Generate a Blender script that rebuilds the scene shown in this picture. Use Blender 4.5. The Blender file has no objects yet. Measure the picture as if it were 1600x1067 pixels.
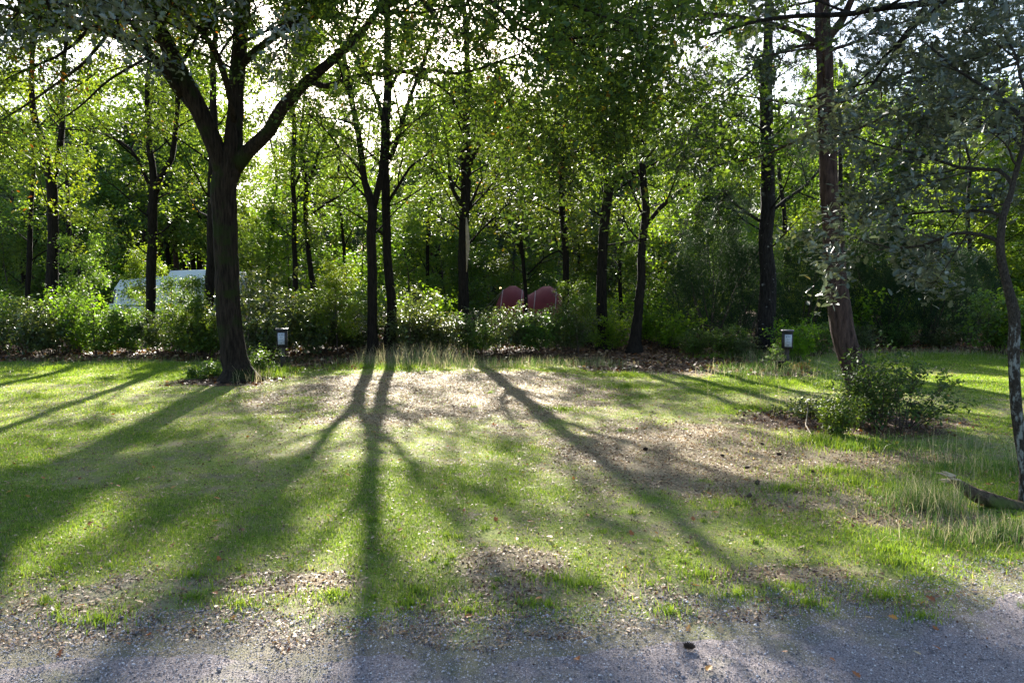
import bpy, math
import numpy as np
from mathutils import Vector

# ------------------------------------------------------------------ camera, sky, sun, exposure
sc = bpy.context.scene
col = sc.collection
F = 1155.0; CAMH = 1.6; PITCH = math.radians(3.74)
cam_d = bpy.data.cameras.new('camera'); cam = bpy.data.objects.new('camera', cam_d); col.objects.link(cam)
cam_d.sensor_width = 36; cam_d.lens = F/1600*36; cam_d.clip_end = 2000; cam_d.clip_start = 0.05
cam.location = (0, 0, CAMH); cam.rotation_euler = (math.pi/2-PITCH, 0, 0)
sc.camera = cam

SUN_EL = math.radians(25); SUN_AZ = math.radians(-8.8)      # azimuth measured clockwise from +Y
w = bpy.data.worlds.new('World'); sc.world = w; w.use_nodes = True
wn = w.node_tree.nodes; wl = w.node_tree.links
bg = wn['Background']; sky = wn.new('ShaderNodeTexSky'); sky.sky_type = 'NISHITA'; sky.sun_disc = False
sky.sun_elevation = SUN_EL; sky.sun_rotation = SUN_AZ
sky.air_density = 1.0; sky.dust_density = 1.6; sky.ozone_density = 1.5
wl.new(sky.outputs[0], bg.inputs[0]); bg.inputs[1].default_value = 0.072
sd = bpy.data.lights.new('sun', 'SUN'); so = bpy.data.objects.new('sun', sd); col.objects.link(so)
sd.energy = 5.0; sd.angle = math.radians(0.7); sd.color = (1, 0.94, 0.83)
so.location = (0, 0, 30)
sdir = Vector((math.sin(SUN_AZ)*math.cos(SUN_EL), math.cos(SUN_AZ)*math.cos(SUN_EL), math.sin(SUN_EL)))
so.rotation_euler = sdir.to_track_quat('Z', 'Y').to_euler()
vs = sc.view_settings; vs.view_transform = 'Standard'; vs.look = 'None'; vs.gamma = 1.0; vs.exposure = 2.5
sc.cycles.max_bounces = 8; sc.cycles.diffuse_bounces = 3; sc.cycles.glossy_bounces = 2
sc.cycles.transmission_bounces = 5; sc.cycles.transparent_max_bounces = 4
sc.cycles.sample_clamp_indirect = 6

# ------------------------------------------------------------------ pixel helpers
cP, sP = math.cos(PITCH), math.sin(PITCH)
def P(px, py, d):
    cx = (px-800)/F; cy = -(py-533.5)/F
    dy = cy*sP + cP; dz = cy*cP - sP
    t = d/dy
    return np.array([cx*t, d, CAMH+dz*t])
def G(px, py):
    cx = (px-800)/F; cy = -(py-533.5)/F
    dy = cy*sP + cP; dz = cy*cP - sP
    t = -CAMH/dz
    return np.array([cx*t, dy*t, 0.0])

# ------------------------------------------------------------------ noise
def _hash(ix, iy, s):
    h = (ix.astype(np.int64)*374761393 + iy.astype(np.int64)*668265263 + s*1274126177) & 0x7fffffff
    h = ((h ^ (h >> 13))*1103515245) & 0x7fffffff
    return ((h ^ (h >> 16)) & 0xffff)/65535.0
def vnoise(x, y, s=0):
    ix = np.floor(x); iy = np.floor(y); fx = x-ix; fy = y-iy
    fx = fx*fx*(3-2*fx); fy = fy*fy*(3-2*fy)
    a = _hash(ix, iy, s); b = _hash(ix+1, iy, s); c = _hash(ix, iy+1, s); d = _hash(ix+1, iy+1, s)
    return (a*(1-fx)+b*fx)*(1-fy)+(c*(1-fx)+d*fx)*fy
def fbm(x, y, s=0, o=4):
    r = 0; a = 0.5; t = 0
    for k in range(o):
        r = r+a*vnoise(x*2**k+17.3*k, y*2**k-9.1*k, s+k); t += a; a *= 0.55
    return r/t
def sstep(a, b, x):
    t = np.clip((x-a)/(b-a), 0, 1); return t*t*(3-2*t)

def H(x, y):
    x = np.asarray(x, float); y = np.asarray(y, float)
    h = 0.10*(fbm(x*0.35, y*0.35, 5, 3)-0.5)*sstep(4.2, 7, y) + 0.03*(fbm(x*1.7, y*1.7, 8, 3)-0.5)*sstep(4.2, 5.5, y)
    h = h + 0.10*sstep(17, 20, y)*(0.5+fbm(x*0.5, y*0.5, 3, 2))
    h = h + 0.07*np.exp(-(((x-5.2)/1.3)**2+((y-14.2)/0.8)**2))      # small mound round the stump
    return h

# areas of bare soil, litter, lush grass (ground metres)
DIRT = [(-1.1, 12.1, 2.7, 3.3), (1.9, 7.3, 1.8, 2.0), (3.7, 15.2, 1.2, 0.8), (3.8, 7.2, .7, .45),
        (2.85, 5.15, .55, .22), (0.0, 4.25, .3, .35), (-1.2, 4.0, 0.4, .15), (1.6, 4.1, .5, .15), (.9, 10.7, .5, .4)]
def masks(x, y):
    n = fbm(x*1.3, y*1.3, 21, 4); n2 = fbm(x*5, y*5, 31, 3)
    d = np.zeros_like(x)
    for cx, cy, rx, ry in DIRT:
        r = np.sqrt(((x-cx)/rx)**2+((y-cy)/ry)**2)
        d = np.maximum(d, sstep(1.25, 0.75, r+(n-0.5)*0.9+(n2-.5)*.5))
    edge = sstep(4.05, 3.2, y-0.13*x*(x > 0)+(n-.5)*1.2+(n2-.5)*1.1)*.85      # thinning towards the road
    back = 17.3+(fbm(x*0.4, x*0+3, 51, 3)-.5)*1.6 + 1.7*sstep(6, 9, x) - 2.2*sstep(0.8, 1.8, x)*sstep(6.8, 5.5, x)
    back = back - 2.0*sstep(-5.2, -4.4, x)*sstep(-2.4, -3.2, x)
    lit = sstep(-0.35, 0.35, y-back+(n2-.5)*.8)
    for cx, cy, rx, ry in ((-5.1, 13.2, .9, .7), (4.2, 9.1, 1.35, .9), (5.2, 14.2, .8, .5), (4.9, 6.2, .5, .3)):
        r = np.sqrt(((x-cx)/rx)**2+((y-cy)/ry)**2)
        lit = np.maximum(lit, sstep(1.2, .8, r+(n-.5)*.8+(n2-.5)*.4))
    lush = sstep(.42, .8, fbm(x*0.8+5, y*0.8, 61, 3)+.12*sstep(1, 3, np.abs(x))+.08*(y < 6))
    return d, lit, edge, lush
def road_edge(x):
    return 3.62+0.17*np.maximum(x, 0)+0.02*x+(fbm(x*1.1, x*0+1, 71, 4)-.5)*.5+(fbm(x*9, x*0+2, 72, 2)-.5)*.08

# ------------------------------------------------------------------ mesh building
class MB:
    def __init__(s): s.v = []; s.f = {}; s.a = {}; s.n = 0
    def add(s, v, faces, val=None):
        v = np.asarray(v, float).reshape(-1, 3)
        for f in faces:
            f = np.asarray(f, dtype=np.int64)
            k = f.shape[1]
            s.f.setdefault(k, []).append(f+s.n)
            a = np.full(len(f), .5) if val is None else (np.broadcast_to(np.asarray(val, float), (len(f),)) if np.ndim(val) == 0 else np.repeat(val, len(f)//len(val)))
            s.a.setdefault(k, []).append(a)
        s.v.append(v); s.n += len(v)
        return s
    def build(s, name, mat, parent=None, smooth=False):
        me = bpy.data.meshes.new(name)
        v = np.concatenate(s.v)
        me.vertices.add(len(v)); me.vertices.foreach_set('co', v.astype(np.float32).ravel())
        loops = []; starts = []; tot = 0; att = []
        for k in sorted(s.f):
            f = np.concatenate(s.f[k]); loops.append(f.ravel()); starts.append(tot+np.arange(len(f))*k); tot += f.size
            att.append(np.concatenate(s.a[k]))
        loops = np.concatenate(loops).astype(np.int32); starts = np.concatenate(starts).astype(np.int32)
        me.loops.add(len(loops)); me.loops.foreach_set('vertex_index', loops)
        me.polygons.add(len(starts)); me.polygons.foreach_set('loop_start', starts)
        if smooth: me.polygons.foreach_set('use_smooth', np.ones(len(starts), bool))
        me.update(calc_edges=True)
        a = me.attributes.new('v', 'FLOAT', 'FACE'); a.data.foreach_set('value', np.concatenate(att).astype(np.float32))
        me.materials.append(mat)
        o = bpy.data.objects.new(name, me); col.objects.link(o)
        if parent: o.parent = parent
        return o

def smoothpath(pts, rad, step=0.25, rng=None, wob=0.0):
    pts = np.array(pts, float); rad = np.array(rad, float); n = len(pts)
    p = np.vstack([2*pts[0]-pts[1], pts, 2*pts[-1]-pts[-2]])
    out = []; ro = []
    for i in range(n-1):
        L = np.linalg.norm(pts[i+1]-pts[i]); m = max(2, int(L/step))
        t = np.linspace(0, 1, m, endpoint=False)[:, None]
        a, b, c, d = p[i], p[i+1], p[i+2], p[i+3]
        out.append(.5*((2*b)+(c-a)*t+(2*a-5*b+4*c-d)*t**2+(-a+3*b-3*c+d)*t**3))
        ro.append(rad[i]+(rad[i+1]-rad[i])*t[:, 0])
    out.append(pts[-1:]); ro.append(rad[-1:])
    out = np.vstack(out); ro = np.concatenate(ro)
    if wob and rng is not None:
        w_ = rng.normal(0, wob, out.shape); w_[0] = 0
        k = np.array([.25, .5, .25])
        for c in range(3): w_[:, c] = np.convolve(w_[:, c], k, 'same')
        out = out+w_
    return out, ro

def tube(mb, pts, rad, sides=6, rough=0.0, rng=None, val=None, cap=False):
    pts = np.asarray(pts, float); rad = np.asarray(rad, float); n = len(pts)
    T = np.gradient(pts, axis=0); T /= np.linalg.norm(T, axis=1)[:, None]+1e-9
    ref = np.array([1., 0, 0]) if abs(T[0][0]) < .8 else np.array([0, 1., 0])
    U = np.cross(T, ref); U /= np.linalg.norm(U, axis=1)[:, None]+1e-9
    V = np.cross(T, U)
    ang = np.arange(sides)/sides*2*math.pi
    r = rad[:, None]*np.ones((1, sides))
    if rough and rng is not None:
        ph = rng.uniform(0, 6.28, 4)
        ridg = 0.5*np.sin(5*ang+ph[0])+0.5*np.sin(3*ang+ph[1])
        kk = max(2, n//5); nz = rng.normal(0, .6, (kk+1, sides)); tt = np.linspace(0, kk-.001, n); i0 = tt.astype(int); f0 = (tt-i0)[:, None]
        r = r*(1-rough+rough*(ridg[None, :]*.5+nz[i0]*(1-f0)+nz[i0+1]*f0+rng.normal(0, .15, (n, sides))))
    v = pts[:, None, :]+r[..., None]*(np.cos(ang)[None, :, None]*U[:, None, :]+np.sin(ang)[None, :, None]*V[:, None, :])
    i = np.arange(n-1)[:, None]*sides; j = np.arange(sides)[None, :]; j2 = (j+1) % sides
    q = np.stack([i+j, i+j2, i+sides+j2, i+sides+j], -1).reshape(-1, 4)
    fs = [q]
    if cap: fs += [np.arange(sides)[None, ::-1], (np.arange(sides)+(n-1)*sides)[None, :]]
    mb.add(v.reshape(-1, 3), fs, val)

def box(mb, c, s, R=None, val=None):
    c = np.array(c, float); s = np.array(s, float)/2
    v = np.array([[x, y, z] for x in (-1, 1) for y in (-1, 1) for z in (-1, 1)], float)*s
    if R is not None:
        ca, sa = math.cos(R), math.sin(R); v = v @ np.array([[ca, sa, 0], [-sa, ca, 0], [0, 0, 1]])
    mb.add(v+c, [[[0, 1, 3, 2], [4, 6, 7, 5], [0, 4, 5, 1], [2, 3, 7, 6], [0, 2, 6, 4], [1, 5, 7, 3]]], val)

# leaf outlines: points (x along the leaf, y across, z up), faces
KITE = (np.array([[0, 0, 0], [.45, .27, .05], [1, 0, -.06], [.45, -.27, .05]]), [[[0, 1, 2, 3]]])
OVAL = (np.array([[0, 0, 0], [.3, .26, .05], [.7, .22, .04], [1, 0, -.08], [.7, -.22, .04], [.3, -.26, .05]]), [[[0, 1, 2, 3], [0, 3, 4, 5]]])
_h = [(0, 0), (.14, .05), (.2, .14), (.28, .17), (.33, .11), (.42, .14), (.5, .26), (.58, .27), (.6, .16), (.7, .2), (.8, .24), (.86, .14), (.95, .08), (1, 0)]
_n = len(_h)
LOBED = (np.array([[x, y, .25*y-.12*x*x] for x, y in _h]+[[x, -y, .25*y-.12*x*x] for x, y in _h[1:-1]]),
         [[list(range(_n))], [[0]+[_n-1]+list(range(2*_n-3, _n-1, -1))]])
TRI = (np.array([[0, .5, 0], [1, 0, 0], [0, -.5, 0]]), [[[0, 1, 2]]])

def leaves(mb, pos, size, rng, shape=KITE, tilt=0.6, val=None, az=None, wid=1.0, pitch=None):
    """flat leaves near the horizontal, tilted by gaussian `tilt`; pitch = direction above the horizon."""
    N = len(pos); size = np.broadcast_to(size, (N,))
    a = rng.uniform(0, 2*math.pi, N) if az is None else az
    p = rng.normal(-.15, tilt, N) if pitch is None else pitch
    r = rng.normal(0, tilt, N)
    u = np.stack([np.cos(a)*np.cos(p), np.sin(a)*np.cos(p), np.sin(p)], 1)
    s0 = np.stack([-np.sin(a), np.cos(a), np.zeros(N)], 1)
    n0 = np.cross(u, s0)
    v = s0*np.cos(r)[:, None]+n0*np.sin(r)[:, None]; n = np.cross(u, v)
    T, FS = shape; k = len(T)
    co = pos[:, None, :]+size[:, None, None]*(u[:, None, :]*T[None, :, 0, None]+v[:, None, :]*T[None, :, 1, None]*wid+n[:, None, :]*T[None, :, 2, None])
    faces = []
    vals = rng.uniform(0, 1, N) if val is None else val
    base = (np.arange(N)*k)[:, None]
    off = mb.n
    for f in FS:
        f = np.array(f); m = len(f)
        ff = (base[:, None, :]+f[None]).reshape(-1, f.shape[1])
        mb.f.setdefault(f.shape[1], []).append(ff+off); mb.a.setdefault(f.shape[1], []).append(np.repeat(vals, m))
    mb.v.append(co.reshape(-1, 3)); mb.n += N*k

# ------------------------------------------------------------------ materials
def newmat(name):
    m = bpy.data.materials.new(name); m.use_nodes = True
    nt = m.node_tree; nt.nodes.clear()
    return m, nt, nt.nodes, nt.links, nt.nodes.new('ShaderNodeOutputMaterial')
def ramp(nd, stops):
    r = nd.new('ShaderNodeValToRGB'); e = r.color_ramp.elements
    e[0].position, e[0].color = stops[0][0], (*stops[0][1], 1); e[1].position, e[1].color = stops[-1][0], (*stops[-1][1], 1)
    for p, c in stops[1:-1]:
        x = e.new(p); x.color = (*c, 1)
    return r
def noise(nd, lk, scale, detail=4, coord=None, rough=.55):
    n = nd.new('ShaderNodeTexNoise'); n.inputs['Scale'].default_value = scale; n.inputs['Detail'].default_value = detail; n.inputs['Roughness'].default_value = rough
    if coord is not None: lk.new(coord, n.inputs['Vector'])
    return n
def leafmat(name, stops, tcol=1.8, tfac=.45, rough=.55, spec=.28, yel=1.25, blu=.35):
    m, nt, nd, lk, out = newmat(name)
    at = nd.new('ShaderNodeAttribute'); at.attribute_name = 'v'
    oi = nd.new('ShaderNodeObjectInfo')
    r = ramp(nd, stops); lk.new(at.outputs['Fac'], r.inputs[0])
    hs = nd.new('ShaderNodeHueSaturation'); lk.new(r.outputs[0], hs.inputs['Color'])
    mr = nd.new('ShaderNodeMapRange'); mr.inputs[3].default_value = .485; mr.inputs[4].default_value = .515; lk.new(oi.outputs['Random'], mr.inputs[0]); lk.new(mr.outputs[0], hs.inputs['Hue'])
    b = nd.new('ShaderNodeBsdfPrincipled'); b.inputs['Roughness'].default_value = rough; b.inputs['Specular IOR Level'].default_value = spec
    lk.new(hs.outputs[0], b.inputs['Base Color'])
    t = nd.new('ShaderNodeBsdfTranslucent')
    mx = nd.new('ShaderNodeMix'); mx.data_type = 'RGBA'; mx.blend_type = 'MULTIPLY'; mx.inputs[0].default_value = 1
    lk.new(hs.outputs[0], mx.inputs[6]); mx.inputs[7].default_value = (tcol*yel, tcol, tcol*blu, 1)
    lk.new(mx.outputs[2], t.inputs[0])
    s = nd.new('ShaderNodeMixShader'); s.inputs[0].default_value = tfac
    lk.new(b.outputs[0], s.inputs[1]); lk.new(t.outputs[0], s.inputs[2]); lk.new(s.outputs[0], out.inputs[0])
    return m
def bark(name, dark, light, moss=None, sx=9, sz=1.3, bump=.6, bands=None, lo=.35, hi=.65, zfade=None):
    m, nt, nd, lk, out = newmat(name)
    tc = nd.new('ShaderNodeTexCoord'); mp = nd.new('ShaderNodeMapping'); mp.inputs['Scale'].default_value = (sx, sx, sz)
    lk.new(tc.outputs['Object'], mp.inputs[0])
    n = noise(nd, lk, 3, 8, mp.outputs[0], .65)
    r = ramp(nd, [(lo, dark), (hi, light)]); lk.new(n.outputs[0], r.inputs[0]); cur = r.outputs[0]
    if bands:
        mp2 = nd.new('ShaderNodeMapping'); mp2.inputs['Scale'].default_value = bands[1]; lk.new(tc.outputs['Object'], mp2.inputs[0])
        n2 = noise(nd, lk, 1, 6, mp2.outputs[0], .7); r2 = ramp(nd, [(bands[2], (0, 0, 0)), (bands[3], (1, 1, 1))]); src = n2.outputs[0]
        if zfade:
            sx_ = nd.new('ShaderNodeSeparateXYZ'); lk.new(tc.outputs['Object'], sx_.inputs[0]); mr_ = nd.new('ShaderNodeMapRange'); mr_.inputs[1].default_value = zfade[0]; mr_.inputs[2].default_value = zfade[1]; mr_.inputs[3].default_value = 0; mr_.inputs[4].default_value = -.22; lk.new(sx_.outputs[2], mr_.inputs[0])
            ad_ = nd.new('ShaderNodeMath'); lk.new(src, ad_.inputs[0]); lk.new(mr_.outputs[0], ad_.inputs[1]); src = ad_.outputs[0]
        lk.new(src, r2.inputs[0])
        mx = nd.new('ShaderNodeMix'); mx.data_type = 'RGBA'; lk.new(r2.outputs[0], mx.inputs[0]); lk.new(cur, mx.inputs[6]); mx.inputs[7].default_value = (*bands[0], 1); cur = mx.outputs[2]
    if moss:
        n3 = noise(nd, lk, 2.2, 5, tc.outputs['Object']); r3 = ramp(nd, [(.52, (0, 0, 0)), (.62, (1, 1, 1))]); lk.new(n3.outputs[0], r3.inputs[0])
        mx = nd.new('ShaderNodeMix'); mx.data_type = 'RGBA'; lk.new(r3.outputs[0], mx.inputs[0]); lk.new(cur, mx.inputs[6]); mx.inputs[7].default_value = (*moss, 1); cur = mx.outputs[2]
    b = nd.new('ShaderNodeBsdfPrincipled'); b.inputs['Roughness'].default_value = .9; b.inputs['Specular IOR Level'].default_value = .1
    lk.new(cur, b.inputs['Base Color'])
    bp = nd.new('ShaderNodeBump'); bp.inputs['Strength'].default_value = min(1, bump*1.4); bp.inputs['Distance'].default_value = .05; lk.new(n.outputs[0], bp.inputs['Height']); lk.new(bp.outputs[0], b.inputs['Normal'])
    lk.new(b.outputs[0], out.inputs[0]); return m
def plain(name, c, rough=.5, c2=None, scale=8, spec=.4, bump=0, metal=0, trans=0):
    m, nt, nd, lk, out = newmat(name)
    b = nd.new('ShaderNodeBsdfPrincipled'); b.inputs['Roughness'].default_value = rough; b.inputs['Specular IOR Level'].default_value = spec; b.inputs['Metallic'].default_value = metal
    tc = nd.new('ShaderNodeTexCoord'); n = noise(nd, lk, scale, 6, tc.outputs['Object'])
    r = ramp(nd, [(.35, c), (.68, c2 or tuple(x*.75 for x in c))]); lk.new(n.outputs[0], r.inputs[0]); lk.new(r.outputs[0], b.inputs['Base Color'])
    if bump:
        bp = nd.new('ShaderNodeBump'); bp.inputs['Strength'].default_value = bump; bp.inputs['Distance'].default_value = .02; lk.new(n.outputs[0], bp.inputs['Height']); lk.new(bp.outputs[0], b.inputs['Normal'])
    sh = b.outputs[0]
    if trans:
        t = nd.new('ShaderNodeBsdfTranslucent'); lk.new(r.outputs[0], t.inputs[0]); s = nd.new('ShaderNodeMixShader'); s.inputs[0].default_value = trans
        lk.new(sh, s.inputs[1]); lk.new(t.outputs[0], s.inputs[2]); sh = s.outputs[0]
    lk.new(sh, out.inputs[0]); return m

M_oakleaf = leafmat('oak_leaf', [(0, (.028, .06, .014)), (.5, (.05, .10, .018)), (.9, (.085, .14, .022)), (.955, (.14, .15, .02)), (.99, (.25, .10, .02))])
M_bigoak = leafmat('big_oak_leaf', [(0, (.025, .05, .016)), (.55, (.045, .085, .02)), (.91, (.08, .125, .022)), (.96, (.16, .10, .02)), (1, (.28, .09, .02))])
M_yelleaf = leafmat('yellow_green_leaf', [(0, (.05, .10, .015)), (.5, (.075, .15, .018)), (.9, (.12, .19, .02)), (1, (.2, .17, .02))], 2.2)  # yellower, brighter leaf green than the oak leaves
M_farleaf = leafmat('far_leaf', [(0, (.04, .08, .02)), (.6, (.075, .14, .03)), (1, (.12, .18, .035))], 2.4)
M_shrub = leafmat('shrub_leaf', [(0, (.03, .065, .015)), (.5, (.055, .12, .02)), (1, (.10, .17, .03))], 2.3, .42, .5, .4)
M_bramble = leafmat('bramble_leaf', [(0, (.03, .05, .02)), (.5, (.055, .09, .03)), (.9, (.09, .13, .04)), (1, (.14, .12, .05))], 2.0, .35, .45, .6)
M_lime = leafmat('lime_leaf', [(0, (.05, .12, .01)), (1, (.11, .22, .02))], 2.4, .5)
M_young = leafmat('young_oak_leaf', [(0, (.045, .068, .05)), (.6, (.08, .108, .085)), (.93, (.11, .14, .06)), (1, (.16, .13, .03))], 1.3, .28, .42, 1.0, 1.1, .6)
M_needle = leafmat('pine_needle', [(0, (.02, .045, .025)), (1, (.045, .08, .045))], 1.5, .25, .4, .5, 1.0)
M_juniper = leafmat('juniper_needle', [(0, (.012, .03, .015)), (.8, (.022, .05, .022)), (1, (.045, .07, .028))], 1.5, .2, .7, .15, 1.1)
M_grass = leafmat('grass_blade', [(0, (.05, .105, .012)), (.4, (.12, .215, .02)), (.62, (.22, .31, .04)), (.78, (.36, .37, .12)), (1, (.50, .44, .24))], 1.9, .42, .5, .3, 1.25, .6)
M_tall = leafmat('tall_grass_blade', [(0, (.05, .11, .02)), (.55, (.10, .17, .03)), (.7, (.27, .24, .14)), (1, (.40, .34, .23))], 1.4, .4, .5, .35, 1.0, .85)
M_debris = leafmat('dead_leaf', [(0, (.04, .02, .012)), (.6, (.11, .055, .03)), (.88, (.2, .10, .045)), (.93, (.35, .25, .15)), (1, (.42, .33, .22))], 1.3, .2, .6, .4, 1.2)
M_bright = leafmat('fallen_leaf', [(0, (.12, .05, .02)), (.5, (.35, .12, .03)), (.75, (.4, .2, .04)), (1, (.45, .36, .22))], 1.3, .2, .55, .4, 1.2)
M_fern = leafmat('yellow_fern', [(0, (.32, .2, .04)), (1, (.5, .33, .08))], 1.4, .35, .5, .4, 1.0)
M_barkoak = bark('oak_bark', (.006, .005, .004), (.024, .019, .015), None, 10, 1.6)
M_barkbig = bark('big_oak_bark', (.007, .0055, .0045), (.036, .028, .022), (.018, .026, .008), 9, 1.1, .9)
M_barkpine = bark('pine_bark', (.022, .015, .014), (.095, .063, .054), None, 7, 1.4, .9)
M_barkbirch = bark('birch_bark', (.007, .006, .006), (.026, .023, .022), None, 8, 2, .8, ((.28, .28, .28), (5, 5, 9), .62, .7))
M_barkyoung = bark('young_oak_bark', (.018, .015, .012), (.065, .056, .045), None, 30, 14, .5, ((.22, .235, .22), (24, 24, 10), .5, .6), zfade=(1.3, 1.75))
M_wood = bark('rotten_wood', (.03, .022, .015), (.16, .12, .08), (.09, .12, .03), 12, 3, .9)
M_scar = plain('bare_wood', (.38, .30, .2), .7, (.2, .15, .1), 12)
M_twig = plain('twig_bark', (.06, .04, .03), .8, (.03, .022, .018))

# ------------------------------------------------------------------ tagging
def tag(o, label=None, cat=None, group=None, kind=None):
    if label: o['label'] = label
    if cat: o['category'] = cat
    if group: o['group'] = group
    if kind: o['kind'] = kind
    return o
def empty(name, loc, label, cat, group=None, rz=0):
    o = bpy.data.objects.new(name, None); col.objects.link(o); o.location = [float(x) for x in loc]; o.rotation_euler = (0, 0, rz)
    o.empty_display_size = .3
    return tag(o, label, cat, group)
def copy_tree(o, parent=None):
    c = o.copy(); col.objects.link(c); c.parent = parent
    for ch in [x for x in bpy.data.objects if x.parent == o]: copy_tree(ch, c)
    return c

# ------------------------------------------------------------------ ground
def axis(near0, near1, step, far0, far1):
    a = list(np.arange(near0, near1, step)); s = step; x = near1
    while x < far1: a.append(x); s *= 1.25; x += s
    a.append(far1); s = step; x = near0-step
    while x > far0: a.insert(0, x); s *= 1.25; x -= s
    a.insert(0, far0); return np.array(a)
def grid(xs, ys, zf, name, mat, attrs=True):
    X, Y = np.meshgrid(xs, ys); Z = zf(X, Y)
    nx = len(xs); ny = len(ys)
    i = np.arange(ny-1)[:, None]*nx; j = np.arange(nx-1)[None]
    q = np.stack([i+j, i+j+1, i+nx+j+1, i+nx+j], -1).reshape(-1, 4)
    mb = MB(); mb.add(np.stack([X, Y, Z], -1).reshape(-1, 3), [q]); o = mb.build(name, mat, None, True)
    if attrs:
        d, l, e, lu = masks(X.ravel(), Y.ravel())
        for nm, a in (('dirt', d), ('litter', l), ('edge', e), ('lush', lu)):
            at = o.data.attributes.new(nm, 'FLOAT', 'POINT'); at.data.foreach_set('value', a.astype(np.float32))
    return o
def groundmat():
    m, nt, nd, lk, out = newmat('ground_soil')
    tc = nd.new('ShaderNodeTexCoord'); co = tc.outputs['Object']
    def attr(n): a = nd.new('ShaderNodeAttribute'); a.attribute_name = n; return a.outputs['Fac']
    def mix(f, a, b):
        x = nd.new('ShaderNodeMix'); x.data_type = 'RGBA'; lk.new(f, x.inputs[0]); lk.new(a, x.inputs[6]); lk.new(b, x.inputs[7]); return x.outputs[2]
    n1 = noise(nd, lk, 45, 6, co, .7); n2 = noise(nd, lk, 3.5, 5, co); n3 = noise(nd, lk, 160, 3, co, .8)
    g = ramp(nd, [(.3, (.04, .06, .012)), (.42, (.12, .16, .028)), (.56, (.24, .28, .06)), (.7, (.38, .37, .16))]); lk.new(n1.outputs[0], g.inputs[0])
    g2 = ramp(nd, [(.3, (.045, .038, .025)), (.46, (.17, .15, .07)), (.66, (.34, .29, .18))]); lk.new(n3.outputs[0], g2.inputs[0])
    r0 = ramp(nd, [(.42, (0, 0, 0)), (.62, (1, 1, 1))]); lk.new(n2.outputs[0], r0.inputs[0])
    cur = mix(r0.outputs[0], g.outputs[0], g2.outputs[0])
    d = ramp(nd, [(.34, (.06, .042, .03)), (.45, (.19, .148, .09)), (.58, (.34, .275, .17)), (.75, (.48, .41, .27))]); 
    mixn = nd.new('ShaderNodeMath'); mixn.operation = 'ADD'; mixn.use_clamp = True
    mm = nd.new('ShaderNodeMath'); mm.operation = 'MULTIPLY'; mm.inputs[1].default_value = .5; lk.new(n1.outputs[0], mm.inputs[0])
    m3 = nd.new('ShaderNodeMath'); m3.operation = 'MULTIPLY'; m3.inputs[1].default_value = .5; lk.new(n3.outputs[0], m3.inputs[0])
    lk.new(mm.outputs[0], mixn.inputs[0]); lk.new(m3.outputs[0], mixn.inputs[1]); lk.new(mixn.outputs[0], d.inputs[0])
    cur = mix(attr('dirt'), cur, d.outputs[0])
    e = ramp(nd, [(.32, (.06, .05, .047)), (.48, (.18, .155, .12)), (.66, (.38, .335, .27))]); lk.new(n3.outputs[0], e.inputs[0])
    cur = mix(attr('edge'), cur, e.outputs[0])
    l = ramp(nd, [(.3, (.02, .012, .008)), (.5, (.07, .04, .026)), (.7, (.15, .09, .055))]); lk.new(n1.outputs[0], l.inputs[0])
    cur = mix(attr('litter'), cur, l.outputs[0])
    b = nd.new('ShaderNodeBsdfPrincipled'); b.inputs['Roughness'].default_value = .9; b.inputs['Specular IOR Level'].default_value = .15
    lk.new(cur, b.inputs['Base Color'])
    bp = nd.new('ShaderNodeBump'); bp.inputs['Strength'].default_value = .8; bp.inputs['Distance'].default_value = .02; lk.new(mixn.outputs[0], bp.inputs['Height']); lk.new(bp.outputs[0], b.inputs['Normal'])
    lk.new(b.outputs[0], out.inputs[0]); return m
def roadmat():
    m, nt, nd, lk, out = newmat('gravel')
    tc = nd.new('ShaderNodeTexCoord'); co = tc.outputs['Object']
    n3 = noise(nd, lk, 140, 4, co, .75); n2 = noise(nd, lk, 2.2, 6, co, .6)
    vo = nd.new('ShaderNodeTexVoronoi'); vo.inputs['Scale'].default_value = 75; lk.new(co, vo.inputs['Vector'])
    c = ramp(nd, [(.28, (.06, .05, .048)), (.44, (.26, .222, .215)), (.58, (.46, .40, .385)), (.75, (.66, .60, .58))]); lk.new(n3.outputs[0], c.inputs[0])
    mx = nd.new('ShaderNodeMix'); mx.data_type = 'RGBA'; mx.blend_type = 'MULTIPLY'; mx.inputs[0].default_value = .6; lk.new(c.outputs[0], mx.inputs[6])
    vr = ramp(nd, [(0, (1.0, .97, 1)), (1, (.35, .33, .36))]); lk.new(vo.outputs['Distance'], vr.inputs[0]); lk.new(vr.outputs[0], mx.inputs[7])
    ms = ramp(nd, [(.5, (0, 0, 0)), (.66, (1, 1, 1))]); lk.new(n2.outputs[0], ms.inputs[0])
    m2 = nd.new('ShaderNodeMix'); m2.data_type = 'RGBA'; lk.new(ms.outputs[0], m2.inputs[0]); lk.new(mx.outputs[2], m2.inputs[6]); 
    mo = ramp(nd, [(.35, (.10, .10, .06)), (.6, (.24, .23, .15))]); lk.new(n3.outputs[0], mo.inputs[0]); lk.new(mo.outputs[0], m2.inputs[7])
    b = nd.new('ShaderNodeBsdfPrincipled'); b.inputs['Roughness'].default_value = .85; b.inputs['Specular IOR Level'].default_value = .25
    lk.new(m2.outputs[2], b.inputs['Base Color'])
    bp = nd.new('ShaderNodeBump'); bp.inputs['Strength'].default_value = 1; bp.inputs['Distance'].default_value = .012; lk.new(n3.outputs[0], bp.inputs['Height']); lk.new(bp.outputs[0], b.inputs['Normal'])
    lk.new(b.outputs[0], out.inputs[0]); return m

xs = axis(-12, 12, .07, -400, 400); ys = axis(3, 20, .07, -60, 500)
ground = tag(grid(xs, ys, H, 'ground', groundmat()), kind='structure')
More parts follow.
